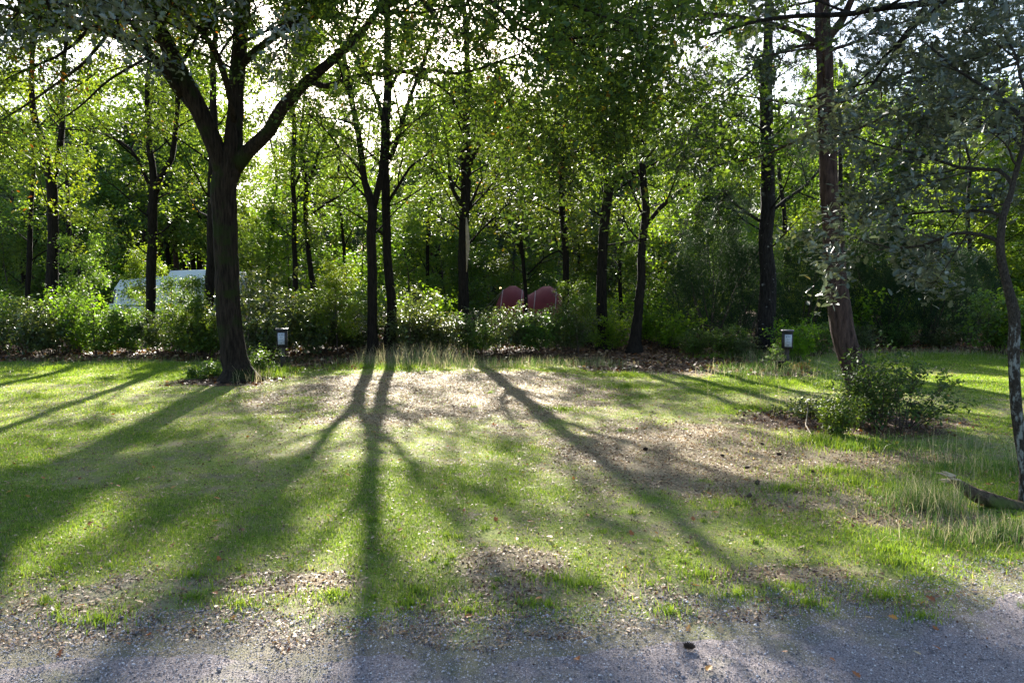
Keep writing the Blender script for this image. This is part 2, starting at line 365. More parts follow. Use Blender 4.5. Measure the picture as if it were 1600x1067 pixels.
# gravel road: a thin sheet whose far edge wanders
rx = np.concatenate([np.linspace(-60, -6, 60), np.arange(-5.9, 6, .03), np.linspace(6.1, 60, 60)])
re = road_edge(np.clip(rx, -8, 8)); ts = np.linspace(0, 1, 12)
RX, TT = np.meshgrid(rx, ts); RY = -3.2+(re[None]+3.2)*TT; RZ = np.where(TT < 1, .006, -.01)
nx = len(rx); i = np.arange(11)[:, None]*nx; j = np.arange(nx-1)[None]
rmb = MB(); rmb.add(np.stack([RX, RY, RZ], -1).reshape(-1, 3), [np.stack([i+j, i+j+1, i+nx+j+1, i+nx+j], -1).reshape(-1, 4)])
tag(rmb.build('gravel_road', roadmat(), None, False), kind='structure')

# ------------------------------------------------------------------ ground cover
rng = np.random.default_rng(11)
def scatter(n, y0, y1, power=1.0, spread=.76, margin=.6):
    """n points, density falling with distance"""
    u = rng.uniform(0, 1, n)
    a = 1-power
    y = (y0**(a+1)+u*(y1**(a+1)-y0**(a+1)))**(1/(a+1)) if abs(a+1) > 1e-6 else y0*(y1/y0)**u
    x = rng.uniform(-1, 1, n)*(y*spread+margin)
    return x, y
def blades(mb, x, y, h, wd, lean, val, seg=1):
    N = len(x); z = H(x, y)-.003
    a = rng.uniform(0, 6.283, N); la = rng.uniform(0, 6.283, N); l = np.abs(rng.normal(0, lean, N))
    side = np.stack([np.cos(a), np.sin(a), np.zeros(N)], 1)*wd[:, None]/2
    base = np.stack([x, y, z], 1)
    up = np.stack([np.cos(la)*np.sin(l), np.sin(la)*np.sin(l), np.cos(l)], 1)
    if seg == 1:
        v = np.stack([base-side, base+side, base+up*h[:, None]], 1)
        mb.add(v.reshape(-1, 3), [np.arange(N*3).reshape(-1, 3)], val)
    else:
        l2 = l*2.2+.1
        up2 = np.stack([np.cos(la)*np.sin(l2), np.sin(la)*np.sin(l2), np.cos(l2)], 1)
        mid = base+up*h[:, None]*.55; tip = mid+up2*h[:, None]*.5
        v = np.stack([base-side, base+side, mid+side*.7, mid-side*.7, tip], 1).reshape(-1, 3)
        b = np.arange(N)[:, None]*5
        mb.add(v, [b+np.array([[0, 1, 2, 3]]), b+np.array([[3, 2, 4]])], val)
def keep(p, *arrs):
    k = rng.uniform(0, 1, len(p)) < p
    return [a[k] for a in arrs]
gm = MB()
x, y = scatter(2300000, 3.3, 19.5, 1.3, .84, 1.6)
d, l, e, lu = masks(x, y)
patch = fbm(x*7, y*7, 91, 2)
prob = (1-.93*d)*(1-.97*l)*(1-e)*(.6+.4*lu)*sstep(.2, .5, patch+.18*lu)*(y > road_edge(np.clip(x, -8, 8))-.1)
x, y, d, lu, e = keep(prob, x, y, d, lu, e)
N = len(x); dist = np.sqrt(x*x+y*y)
hh = (.011+.009*lu)*rng.uniform(.5, 1.9, N)*(1+.25*(y > 12)); wd = np.clip(.0013*dist**.72, .0025, .011)*rng.uniform(.7, 1.4, N)
vv = np.clip(rng.beta(1.6, 2.4, N)*.85+(.22*(1-lu)*rng.uniform(0, 1, N))+.35*d*rng.uniform(0, 1, N)-.12*lu, 0, 1)
blades(gm, x, y, hh, wd, .85, vv)
print('lawn blades', N)
# lush tufts: along the road edge and scattered
tx = []; 
for (px, py, r, hgt) in ((155, 970, .13, .07), (375, 945, .12, .055), (520, 930, .14, .05), (650, 925, .16, .06), (640, 945, .12, .05), (735, 955, .2, .045), (1048, 958, .1, .06), (835, 945, .12, .05),
                    (1100, 900, .25, .06), (1150, 930, .13, .06), (1260, 945, .1, .07), (1385, 935, .16, .07), (1440, 965, .09, .05), (880, 640, .3, .06), (305, 935, .12, .05), (1240, 920, .1, .06), (1390, 860, .2, .05),
                    (870, 905, .16, .05), (910, 915, .12, .05), (1330, 760, .4, .09), (1300, 740, .3, .08), (1420, 770, .35, .08), (1230, 770, .3, .06), (1400, 880, .3, .06), (1150, 790, .3, .05), (420, 592, .28, .22), (300, 900, .2, .05),
                    (1480, 560, .6, .1), (980, 605, .5, .08), (1280, 690, .4, .12), (1330, 700, .35, .1), (1180, 640, .5, .08), (460, 580, .4, .1), (560, 575, .6, .12), (640, 575, .6, .12), (980, 588, .5, .1), (1180, 575, .5, .14), (1240, 600, .5, .1), (1120, 560, .4, .12), (90, 575, .9, .1), (230, 572, .8, .1), (180, 640, .9, .07), (60, 620, .9, .07)):
    c = G(px, py); n = int(440*r/.2); rr = np.abs(rng.normal(0, r*.6, n)); aa = rng.uniform(0, 6.283, n)
    x = c[0]+rr*np.cos(aa)*1.9; y = c[1]+rr*np.sin(aa)*1.1; hgt = hgt*.85
    blades(gm, x, y, hgt*rng.uniform(.5, 1.3, n), np.full(n, .0035+.0003*c[1]), .45, np.clip(rng.beta(2, 3, n)*.8, 0, 1), 2)
for q in range(170):
    ty = rng.uniform(3.5, 5.4) if q < 110 else rng.uniform(5.4, 12); txx = rng.uniform(-.75, .75)*ty
    n = int(rng.uniform(25, 110)); r_ = rng.uniform(.02, .07); aa = rng.uniform(0, 6.283, n); rr = np.abs(rng.normal(0, r_, n))
    blades(gm, txx+rr*np.cos(aa), ty+rr*np.sin(aa), rng.uniform(.02, .05)*rng.uniform(.5, 1.3, n), np.full(n, .004), .6, np.clip(rng.beta(2, 3, n)*.8, 0, 1), 2)
tag(gm.build('grass', M_grass), 'short green lawn grass with straw mixed in on the pitch', 'grass', kind='stuff')

# tall grass at the wood's edge and round the rotten log
tm = MB()
def tallgrass(px, py, rx_, ry_, n, h, dry=.5, wd=.005):
    c = G(px, py); x = c[0]+rng.normal(0, rx_, n); y = c[1]+rng.normal(0, ry_, n)
    v = np.where(rng.uniform(0, 1, n) < dry, rng.uniform(.62, 1, n), rng.uniform(0, .6, n))
    blades(tm, x, y, h*rng.uniform(.4, 1.25, n), np.full(n, wd), .3, v, 2)
tallgrass(1460, 800, .13, .12, 420, .26, .4, .004); tallgrass(1430, 790, .12, .12, 300, .22, .4, .004); tallgrass(1530, 845, .3, .1, 500, .13, .4, .0045); tallgrass(1560, 735, .4, .22, 900, .17, .2)
tallgrass(1520, 730, .3, .3, 30, .5, 1, .003); tallgrass(1450, 700, .5, .3, 500, .16, .3); tallgrass(1580, 835, .25, .08, 500, .14, .45); tallgrass(1400, 800, .2, .2, 300, .12, .2)
for px in range(560, 960, 26): tallgrass(px, 572, .3, .4, 150, .22, .5, .007)
for px in range(600, 730, 22): tallgrass(px, 566, .3, .5, 170, .42, .8, .007)
tallgrass(400, 600, .2, .15, 60, .35, .9); tallgrass(1230, 640, .5, .3, 60, .4, .9); tallgrass(1180, 585, .5, .5, 700, .22, .3, .007); tallgrass(1260, 590, .6, .6, 600, .2, .4, .007); tallgrass(1200, 565, .5, .5, 500, .3, .4, .008)
for px in range(1150, 1600, 30): tallgrass(px, 558, .5, .4, 120, .2, .5, .007)
for px in range(0, 580, 40): tallgrass(px, 566, .6, .4, 60, .16, .3, .007)
tag(tm.build('tall_grass', M_tall), 'tall uncut grass and dry stalks along the edges', 'grass', kind='stuff')

# leaf litter, lawn debris, bright fallen leaves
lm = MB()
x, y = scatter(120000, 8, 30, .6, .8, 2); d, l, e, lu = masks(x, y)
x, y = keep(l*.8, x, y); N = len(x)
leaves(lm, np.stack([x, y, H(x, y)+rng.uniform(.003, .04, N)], 1), rng.uniform(.05, .1, N)*np.clip(y/14, .6, 1.3), rng, KITE, .45, wid=1.5)
tag(lm.build('leaf_litter', M_debris), 'brown dead leaves lying under the trees and shrubs', 'leaf litter', kind='stuff')
lm = MB()
x, y = scatter(24000, 3.0, 17, 1.1); d, l, e, lu = masks(x, y)
x, y = keep(np.clip(.22+.5*d+.75*e*(y > 3.3), 0, 1)*sstep(.35, .6, fbm(x*1.9, y*1.9, 14, 3)), x, y); N = len(x)
leaves(lm, np.stack([x, y, H(x, y)+rng.uniform(.008, .02, N)], 1), rng.uniform(.006, .02, N)*(1+.09*y)*.8, rng, KITE, .5, val=rng.beta(1, 2.2, N), wid=1.2)
x, y = scatter(520000, 2.9, 17, 1.25, .82, 1.2); d, l, e, lu = masks(x, y)
x, y = keep(np.clip(.17+.65*d+.7*e, 0, .95)*(y > road_edge(np.clip(x, -8, 8))-.25)*sstep(.1, .5, fbm(x*6, y*6, 15, 2)), x, y); N = len(x)
leaves(lm, np.stack([x, y, H(x, y)+rng.uniform(.002, .012, N)], 1), rng.uniform(.008, .026, N)*(1+.06*y), rng, KITE, .35, val=np.where(rng.uniform(0, 1, N) < .38, rng.uniform(0, .7, N), rng.uniform(.88, 1, N)), wid=rng.uniform(.25, .9))
N = 2500; x, y = scatter(N, 3.2, 15, 1.2)       # thin twigs
leaves(lm, np.stack([x, y, H(x, y)+.015], 1), rng.uniform(.03, .13, N), rng, TRI, .15, val=rng.uniform(0, .8, N), wid=.04)
tag(lm.build('lawn_debris', M_debris), 'small brown bits of leaf and twig scattered over the lawn', 'debris', kind='stuff')
lm = MB(); N = 330; x, y = scatter(N, 3.0, 12, 1.1)
leaves(lm, np.stack([x, y, H(x, y)+.025], 1), rng.uniform(.03, .055, N), rng, LOBED, .3, wid=1.3)
tag(lm.build('fallen_leaves', M_bright), 'orange and cream fallen oak leaves dotted over the lawn', 'fallen leaves', kind='stuff')
# pebbles
pm = MB(); N = 170000; x, y = scatter(N, 2.6, 4.4, 1.0, .85, .9)
x, y = keep((y < road_edge(np.clip(x, -8, 8))+.1).astype(float)*.9+.05, x, y); N = len(x)
s = rng.gamma(1.5, .0009, N)+.0011
OCT = np.array([[1, 0, 0], [-1, 0, 0], [0, 1, 0], [0, -1, 0], [0, 0, .7], [0, 0, -.7]])
a = rng.uniform(0, 6.283, N); ca, sa = np.cos(a), np.sin(a)
T = OCT[None]*s[:, None, None]*rng.uniform(.6, 1.4, (N, 1, 3))
T = np.stack([T[..., 0]*ca[:, None]-T[..., 1]*sa[:, None], T[..., 0]*sa[:, None]+T[..., 1]*ca[:, None], T[..., 2]], -1)
v = np.stack([x, y, .007+s*.35], 1)[:, None]+T
b = np.arange(N)[:, None, None]*6+np.array([[0, 2, 4], [2, 1, 4], [1, 3, 4], [3, 0, 4], [2, 0, 5], [1, 2, 5], [3, 1, 5], [0, 3, 5]])[None]
pm.add(v.reshape(-1, 3), [b.reshape(-1, 3)], rng.uniform(0, 1, N))
m_peb = leafmat('pebble', [(0, (.05, .045, .05)), (.45, (.24, .215, .235)), (.9, (.48, .44, .46)), (1, (.66, .63, .62))], 1, 0, .7, .4, 1)
tag(pm.build('loose_gravel', m_peb), 'small grey and pale stones loose on the gravel road', 'gravel', kind='stuff')

# ------------------------------------------------------------------ trees
def branch(rng, start, dirv, L, r0, n=6, up=.25, wob=.12):
    pts = [np.array(start, float)]; d = np.array(dirv, float); d /= np.linalg.norm(d); r = [r0]
    for k in range(n):
        d = d+rng.normal(0, wob, 3)+np.array([0, 0, up/n]); d /= np.linalg.norm(d)
        pts.append(pts[-1]+d*L/n); r.append(r0*(1-(k+1)/n*.85))
    return np.array(pts), np.array(r)
def perp(rng, t, az, ang):
    t = t/np.linalg.norm(t); ref = np.array([0, 0, 1.]) if abs(t[2]) < .9 else np.array([0, 1., 0])
    u = np.cross(t, ref); u /= np.linalg.norm(u); v = np.cross(t, u)
    return t*math.cos(ang)+(u*math.cos(az)+v*math.sin(az))*math.sin(ang)
def crown_from(rng, wood, anchors, paths, hmin, sp=.55, Lmax=2.8, ang=1.0, nsub=5, ntw=4, up=.3, hmax=99, twL=.5, dens=1.0, horiz=0., filt=None):
    """grow limbs, sub-branches and twigs along the given paths; collect leaf anchors"""
    for (pts, rad, t0) in paths:
        seg = np.linalg.norm(np.diff(pts, axis=0), axis=1); S = np.concatenate([[0], np.cumsum(seg)]); tot = S[-1]
        s = max(t0*tot, 0); az = rng.uniform(0, 6.28)
        while s < tot:
            i = min(np.searchsorted(S, s), len(pts)-1); p = pts[i]; t = pts[min(i+1, len(pts)-1)]-pts[max(i-1, 0)]
            s += sp*rng.uniform(.6, 1.4)*dens; az += 2.4+rng.normal(0, .4)
            if p[2] < hmin or p[2] > hmax: continue
            dv = perp(rng, t, az, ang*rng.uniform(.75, 1.2))
            if horiz: dv[2] *= (1-horiz); dv /= np.linalg.norm(dv)
            fr = s/tot
            L = Lmax*rng.uniform(.55, 1.1)*(1-.55*max(0, fr-.3))
            if filt and not filt(p, dv): continue
            lp, lr = branch(rng, p, dv, L, min(rad[i]*.55, .006+.011*L), 6, up)
            tube(wood, lp, lr, 5)
            for q in range(nsub):
                k = rng.uniform(.25, 1)*5.99; ii = int(k); bp = lp[ii]+(lp[ii+1]-lp[ii])*(k-ii)
                dv2 = perp(rng, lp[ii+1]-lp[ii], rng.uniform(0, 6.28), rng.uniform(.5, 1.1))
                sL = L*rng.uniform(.25, .5)
                sp_, sr = branch(rng, bp, dv2, sL, max(lr[ii]*.5, .004), 4, up*.6, .16)
                tube(wood, sp_, sr, 4)
                for w_ in range(ntw):
                    k2 = rng.uniform(.2, 1)*3.99; i2 = int(k2); tp = sp_[i2]+(sp_[i2+1]-sp_[i2])*(k2-i2)
                    dv3 = perp(rng, sp_[i2+1]-sp_[i2], rng.uniform(0, 6.28), rng.uniform(.5, 1.2))
                    tw, tr = branch(rng, tp, dv3, twL*rng.uniform(.6, 1.3), .004, 3, .1, .2)
                    tube(wood, tw, tr, 3)
                    anchors.append((tw, sp_[0], rng.uniform()))
def leafup(rng, mb, anchors, nper, size, shape=KITE, spread=.085, tilt=.5, wid=1.0, vshift=None, zb=None, zk=1.2, zlo=1.0):
    A = np.array([a[0] for a in anchors]); K = len(A); m = A.shape[1]
    cnt = np.full(K, float(nper))
    if zb: cnt = cnt*(zlo+(zk+1-zlo)*sstep(zb, zb+1.4, A[:, 1, 2]))
    idx = np.repeat(np.arange(K), np.floor(cnt+rng.uniform(0, 1, K)).astype(int)); N = len(idx)
    t = rng.uniform(.15, 1, N)*(m-1.001); i = t.astype(int); f = (t-i)[:, None]
    pos = A[idx, i]*(1-f)+A[idx, i+1]*f+rng.normal(0, spread, (N, 3))*np.array([1, 1, .7])
    cl = np.array([a[2] for a in anchors])[idx]
    val = np.clip(.62*rng.uniform(0, 1, N)+.38*cl+(0 if vshift is None else vshift(pos)), 0, 1)
    leaves(mb, pos, size*rng.uniform(.6, 1.25, N), rng, shape, tilt, val, wid=wid)

def px_path(pts, d, dd=None):
    """pixel polyline (px, py, width) at depth d -> points and radii"""
    out = []; r = []
    for k, p in enumerate(pts):
        dep = d+(p[3] if len(p) > 3 else 0)
        out.append(P(p[0], p[1], dep)); r.append(p[2]/2*dep/F)
    return np.array(out), np.array(r)
def make_tree(label, d, trunk, limbs=(), seed=0, name='deciduous_tree', cat='tree', group=None, leafmat_=None, barkmat=None, nper=26, size=.085, sides=10, hmin=2.6, extend=True, base=None,
              cf={}, lf={}, rough=.06, fromlimbs=.15, trunk_t0=.2, top=None, leaffn=None, flare=1.45, extra=None):
    rng = np.random.default_rng(seed)
    p, r = px_path(trunk, d)
    # root the trunk in the ground
    b = p[0].copy(); gz = float(H(b[0], b[1]))
    if b[2] > gz+.12:
        k = p[0]-p[1]; k[1] = 0; k = k/max(.3, abs(k[2])); b = p[0]+k*(p[0][2]-gz); 
        b[2] = gz-.05; mid = p[0]*.3+b*.7; mid[2] = gz+.22
        p = np.vstack([[b], [mid], p]); r = np.concatenate([[r[0]*flare*1.1], [r[0]*1.12], r])
    else:
        p[0][2] = gz-.06; r[0] *= flare
    if extend:
        t = p[-1]-p[-2]; t /= np.linalg.norm(t); tgt = top or 12.0
        while p[-1][2] < tgt-.3 and r[-1] > .012:
            t = t+rng.normal(0, .12, 3)+np.array([0, 0, .15]); t /= np.linalg.norm(t)
            p = np.vstack([p, p[-1]+t*1.2]); r = np.append(r, r[-1]*.8)
    p, r = smoothpath(p, r, .22 if sides < 40 else .1, rng, .012)
    wood = MB(); tube(wood, p, r, sides, rough, rng, cap=True)
    paths = [(p, r, trunk_t0)]
    for lb in limbs:
        lp, lr = px_path(lb, d); 
        t = lp[-1]-lp[-2]; t /= np.linalg.norm(t)
        for k in range(4):
            if lr[-1] < .012: break
            t = t+rng.normal(0, .15, 3)+np.array([0, 0, .1]); t /= np.linalg.norm(t); lp = np.vstack([lp, lp[-1]+t*.7]); lr = np.append(lr, lr[-1]*.7)
        lp, lr = smoothpath(lp, lr, .22, rng, .012); tube(wood, lp, lr, max(6, sides-2), rough, rng, cap=True); paths.append((lp, lr, fromlimbs))
    anc = []
    kw = dict(hmin=hmin); kw.update(cf); crown_from(rng, wood, anc, paths, **kw)
    if extra: extra(rng, wood, anc)
    base = np.array([p[0][0], p[0][1], float(H(p[0][0], p[0][1]))])
    root = empty(name, base, label, cat, group)
    for m in (wood,): m.v = [a-base for a in m.v]
    wood.build('trunk', barkmat or M_barkoak, root, True)
    lm_ = MB()
    if leaffn: leaffn(rng, lm_, anc)
    else: leafup(rng, lm_, anc, nper, size, **lf)
    lm_.v = [a-base for a in lm_.v]
    lm_.build('crown', leafmat_ or M_oakleaf, root)
    print(label[:40], 'twigs', len(anc))
    return root

# the big oak on the left of the pitch
def bigshift(pos): return .16*np.exp(-((pos[:, 0]+8)/2.5)**2)
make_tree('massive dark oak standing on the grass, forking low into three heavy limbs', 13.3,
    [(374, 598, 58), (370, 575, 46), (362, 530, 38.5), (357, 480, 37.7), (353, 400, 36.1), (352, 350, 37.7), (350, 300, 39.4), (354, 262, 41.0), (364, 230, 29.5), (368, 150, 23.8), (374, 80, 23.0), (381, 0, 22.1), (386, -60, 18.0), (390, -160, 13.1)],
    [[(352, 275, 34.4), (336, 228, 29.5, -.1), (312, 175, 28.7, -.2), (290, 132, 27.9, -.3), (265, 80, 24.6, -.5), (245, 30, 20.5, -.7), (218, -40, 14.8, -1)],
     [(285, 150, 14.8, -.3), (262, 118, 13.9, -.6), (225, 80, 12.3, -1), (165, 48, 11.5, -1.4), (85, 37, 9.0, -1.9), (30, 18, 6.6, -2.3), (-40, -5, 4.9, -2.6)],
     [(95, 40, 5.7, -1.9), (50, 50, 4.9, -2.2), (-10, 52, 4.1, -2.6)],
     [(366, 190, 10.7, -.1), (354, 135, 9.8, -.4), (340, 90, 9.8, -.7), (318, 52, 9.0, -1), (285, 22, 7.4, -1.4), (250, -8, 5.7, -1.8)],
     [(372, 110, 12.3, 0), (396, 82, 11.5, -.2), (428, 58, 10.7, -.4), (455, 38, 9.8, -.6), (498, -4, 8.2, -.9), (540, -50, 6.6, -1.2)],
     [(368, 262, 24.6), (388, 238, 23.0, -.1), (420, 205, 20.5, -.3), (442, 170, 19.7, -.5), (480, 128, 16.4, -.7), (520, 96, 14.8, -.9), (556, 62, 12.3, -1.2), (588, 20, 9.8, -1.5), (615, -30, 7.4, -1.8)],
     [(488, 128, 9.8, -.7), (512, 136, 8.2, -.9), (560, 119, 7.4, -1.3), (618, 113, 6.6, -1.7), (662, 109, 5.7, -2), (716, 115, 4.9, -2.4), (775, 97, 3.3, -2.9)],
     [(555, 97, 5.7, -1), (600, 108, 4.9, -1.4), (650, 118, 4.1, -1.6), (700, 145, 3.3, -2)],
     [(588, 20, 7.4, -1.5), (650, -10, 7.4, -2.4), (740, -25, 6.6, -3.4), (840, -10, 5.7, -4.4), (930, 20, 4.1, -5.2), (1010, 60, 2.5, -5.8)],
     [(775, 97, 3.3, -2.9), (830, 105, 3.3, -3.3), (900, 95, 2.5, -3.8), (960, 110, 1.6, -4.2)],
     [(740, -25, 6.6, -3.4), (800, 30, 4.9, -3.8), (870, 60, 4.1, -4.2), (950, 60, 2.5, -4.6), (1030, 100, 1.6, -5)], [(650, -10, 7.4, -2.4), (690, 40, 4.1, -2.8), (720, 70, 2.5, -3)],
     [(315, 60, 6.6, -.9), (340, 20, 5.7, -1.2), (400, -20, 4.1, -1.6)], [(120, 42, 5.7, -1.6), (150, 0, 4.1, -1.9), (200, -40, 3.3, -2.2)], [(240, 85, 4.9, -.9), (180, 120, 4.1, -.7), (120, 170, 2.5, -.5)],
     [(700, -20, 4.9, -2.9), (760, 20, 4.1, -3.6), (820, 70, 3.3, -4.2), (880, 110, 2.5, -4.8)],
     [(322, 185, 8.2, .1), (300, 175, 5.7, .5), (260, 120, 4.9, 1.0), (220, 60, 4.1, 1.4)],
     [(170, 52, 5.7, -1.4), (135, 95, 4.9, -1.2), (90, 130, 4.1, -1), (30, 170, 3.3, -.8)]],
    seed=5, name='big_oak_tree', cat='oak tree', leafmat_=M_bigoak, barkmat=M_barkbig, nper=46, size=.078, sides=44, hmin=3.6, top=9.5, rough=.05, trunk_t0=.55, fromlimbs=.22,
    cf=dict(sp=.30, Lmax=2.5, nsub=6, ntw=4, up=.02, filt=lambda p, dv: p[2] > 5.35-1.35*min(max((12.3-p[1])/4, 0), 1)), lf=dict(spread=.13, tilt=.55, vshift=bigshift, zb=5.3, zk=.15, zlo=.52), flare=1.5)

R = 'trunks in the front row of the wood'
def rowtree(label, d, trunk, limbs=(), **k):
    k['nper'] = int(k.get('nper', 22)*1.5); k.setdefault('lf', dict(zb=7.9, zk=1.6, zlo=.62)); k['size'] = k.get('size', .085)*1.08
    return make_tree(label, d, trunk, limbs, group=R, **k)
cfR = dict(sp=.5, Lmax=2.5, nsub=5, ntw=4, up=.2)
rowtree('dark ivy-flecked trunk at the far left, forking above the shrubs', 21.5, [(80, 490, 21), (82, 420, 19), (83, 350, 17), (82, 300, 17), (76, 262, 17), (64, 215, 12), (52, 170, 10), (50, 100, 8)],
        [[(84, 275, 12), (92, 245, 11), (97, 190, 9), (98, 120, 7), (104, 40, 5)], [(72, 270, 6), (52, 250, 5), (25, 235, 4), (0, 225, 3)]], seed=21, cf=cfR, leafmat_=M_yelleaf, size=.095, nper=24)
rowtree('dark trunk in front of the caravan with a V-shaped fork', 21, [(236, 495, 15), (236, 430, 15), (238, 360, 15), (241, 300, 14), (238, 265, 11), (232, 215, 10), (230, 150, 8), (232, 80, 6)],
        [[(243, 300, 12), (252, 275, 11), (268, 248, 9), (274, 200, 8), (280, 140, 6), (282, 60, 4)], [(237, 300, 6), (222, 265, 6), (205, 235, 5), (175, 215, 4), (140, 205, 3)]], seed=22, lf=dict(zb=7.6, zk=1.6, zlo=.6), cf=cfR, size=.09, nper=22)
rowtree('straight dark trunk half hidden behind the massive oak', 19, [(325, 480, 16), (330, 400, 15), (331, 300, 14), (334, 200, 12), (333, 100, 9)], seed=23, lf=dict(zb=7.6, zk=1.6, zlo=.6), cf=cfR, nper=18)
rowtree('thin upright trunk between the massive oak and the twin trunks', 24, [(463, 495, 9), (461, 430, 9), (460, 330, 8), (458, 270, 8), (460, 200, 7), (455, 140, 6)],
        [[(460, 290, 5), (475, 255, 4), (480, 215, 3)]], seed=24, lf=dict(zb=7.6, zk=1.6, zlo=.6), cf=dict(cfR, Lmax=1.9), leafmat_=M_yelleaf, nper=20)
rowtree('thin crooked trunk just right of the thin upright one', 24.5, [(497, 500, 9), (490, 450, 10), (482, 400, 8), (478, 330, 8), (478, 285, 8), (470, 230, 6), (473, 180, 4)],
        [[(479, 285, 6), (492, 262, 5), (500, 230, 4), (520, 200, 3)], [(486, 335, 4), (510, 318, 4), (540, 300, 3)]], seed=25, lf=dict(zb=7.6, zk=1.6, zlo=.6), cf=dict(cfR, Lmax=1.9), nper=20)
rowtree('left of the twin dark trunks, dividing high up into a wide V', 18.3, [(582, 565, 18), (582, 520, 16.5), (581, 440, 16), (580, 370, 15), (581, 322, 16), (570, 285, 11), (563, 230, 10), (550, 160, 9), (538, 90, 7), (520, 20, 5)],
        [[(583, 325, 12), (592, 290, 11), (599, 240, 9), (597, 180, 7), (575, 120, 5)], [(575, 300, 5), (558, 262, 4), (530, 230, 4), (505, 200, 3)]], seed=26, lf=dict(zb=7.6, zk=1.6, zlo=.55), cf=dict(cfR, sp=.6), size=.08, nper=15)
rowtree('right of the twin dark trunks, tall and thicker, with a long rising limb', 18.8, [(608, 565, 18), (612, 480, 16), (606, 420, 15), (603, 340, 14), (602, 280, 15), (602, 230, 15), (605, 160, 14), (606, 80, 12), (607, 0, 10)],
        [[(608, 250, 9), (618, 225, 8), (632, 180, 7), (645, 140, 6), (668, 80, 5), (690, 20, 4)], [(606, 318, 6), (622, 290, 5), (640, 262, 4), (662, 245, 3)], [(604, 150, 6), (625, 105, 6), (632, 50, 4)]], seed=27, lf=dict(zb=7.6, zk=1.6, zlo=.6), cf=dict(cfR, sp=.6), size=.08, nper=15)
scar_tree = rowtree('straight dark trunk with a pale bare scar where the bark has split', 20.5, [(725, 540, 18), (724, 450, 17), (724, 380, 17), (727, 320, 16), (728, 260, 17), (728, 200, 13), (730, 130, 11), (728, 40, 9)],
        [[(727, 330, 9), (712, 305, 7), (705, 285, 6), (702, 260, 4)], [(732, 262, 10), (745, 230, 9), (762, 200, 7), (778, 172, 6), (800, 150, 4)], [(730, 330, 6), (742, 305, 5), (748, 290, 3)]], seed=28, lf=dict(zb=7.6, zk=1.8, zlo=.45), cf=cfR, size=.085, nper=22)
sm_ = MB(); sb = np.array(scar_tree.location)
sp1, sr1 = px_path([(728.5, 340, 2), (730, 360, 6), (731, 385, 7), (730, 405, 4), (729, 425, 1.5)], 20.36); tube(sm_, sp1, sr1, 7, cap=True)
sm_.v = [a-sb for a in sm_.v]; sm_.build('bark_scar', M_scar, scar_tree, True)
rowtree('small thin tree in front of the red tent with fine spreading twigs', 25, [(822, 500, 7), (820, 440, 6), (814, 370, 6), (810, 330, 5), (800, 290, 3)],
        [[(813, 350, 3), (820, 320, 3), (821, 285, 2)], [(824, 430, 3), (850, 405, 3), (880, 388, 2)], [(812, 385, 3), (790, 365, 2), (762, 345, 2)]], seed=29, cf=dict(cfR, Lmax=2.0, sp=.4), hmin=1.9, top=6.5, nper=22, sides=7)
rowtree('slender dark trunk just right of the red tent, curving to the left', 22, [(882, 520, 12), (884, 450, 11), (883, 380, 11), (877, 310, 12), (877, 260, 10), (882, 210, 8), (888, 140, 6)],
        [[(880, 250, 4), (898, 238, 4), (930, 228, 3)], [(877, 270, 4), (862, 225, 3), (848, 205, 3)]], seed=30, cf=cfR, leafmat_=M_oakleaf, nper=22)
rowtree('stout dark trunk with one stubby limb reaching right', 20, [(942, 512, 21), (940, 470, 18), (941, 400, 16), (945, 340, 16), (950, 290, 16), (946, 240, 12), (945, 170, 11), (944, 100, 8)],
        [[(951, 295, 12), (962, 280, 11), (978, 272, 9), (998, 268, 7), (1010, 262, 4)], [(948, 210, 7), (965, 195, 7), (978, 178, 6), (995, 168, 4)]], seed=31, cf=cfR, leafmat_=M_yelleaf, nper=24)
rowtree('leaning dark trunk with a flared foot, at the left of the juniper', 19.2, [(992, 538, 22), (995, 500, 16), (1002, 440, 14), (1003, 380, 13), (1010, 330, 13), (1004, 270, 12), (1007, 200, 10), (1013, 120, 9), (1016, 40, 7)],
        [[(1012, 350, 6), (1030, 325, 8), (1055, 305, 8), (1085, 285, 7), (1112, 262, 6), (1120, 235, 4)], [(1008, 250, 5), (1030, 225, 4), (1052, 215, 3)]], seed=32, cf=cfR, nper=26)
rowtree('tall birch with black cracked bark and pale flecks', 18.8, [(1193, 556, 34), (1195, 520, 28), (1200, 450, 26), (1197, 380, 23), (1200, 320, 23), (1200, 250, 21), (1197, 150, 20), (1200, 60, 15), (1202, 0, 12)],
        [[(1198, 350, 5), (1170, 335, 5), (1140, 310, 4), (1120, 280, 3)], [(1205, 330, 5), (1230, 310, 6), (1260, 290, 5), (1280, 265, 4)]], seed=33, cf=cfR, barkmat=M_barkbirch, sides=16, nper=24, leafmat_=M_oakleaf, cat='birch tree', name='birch_tree')
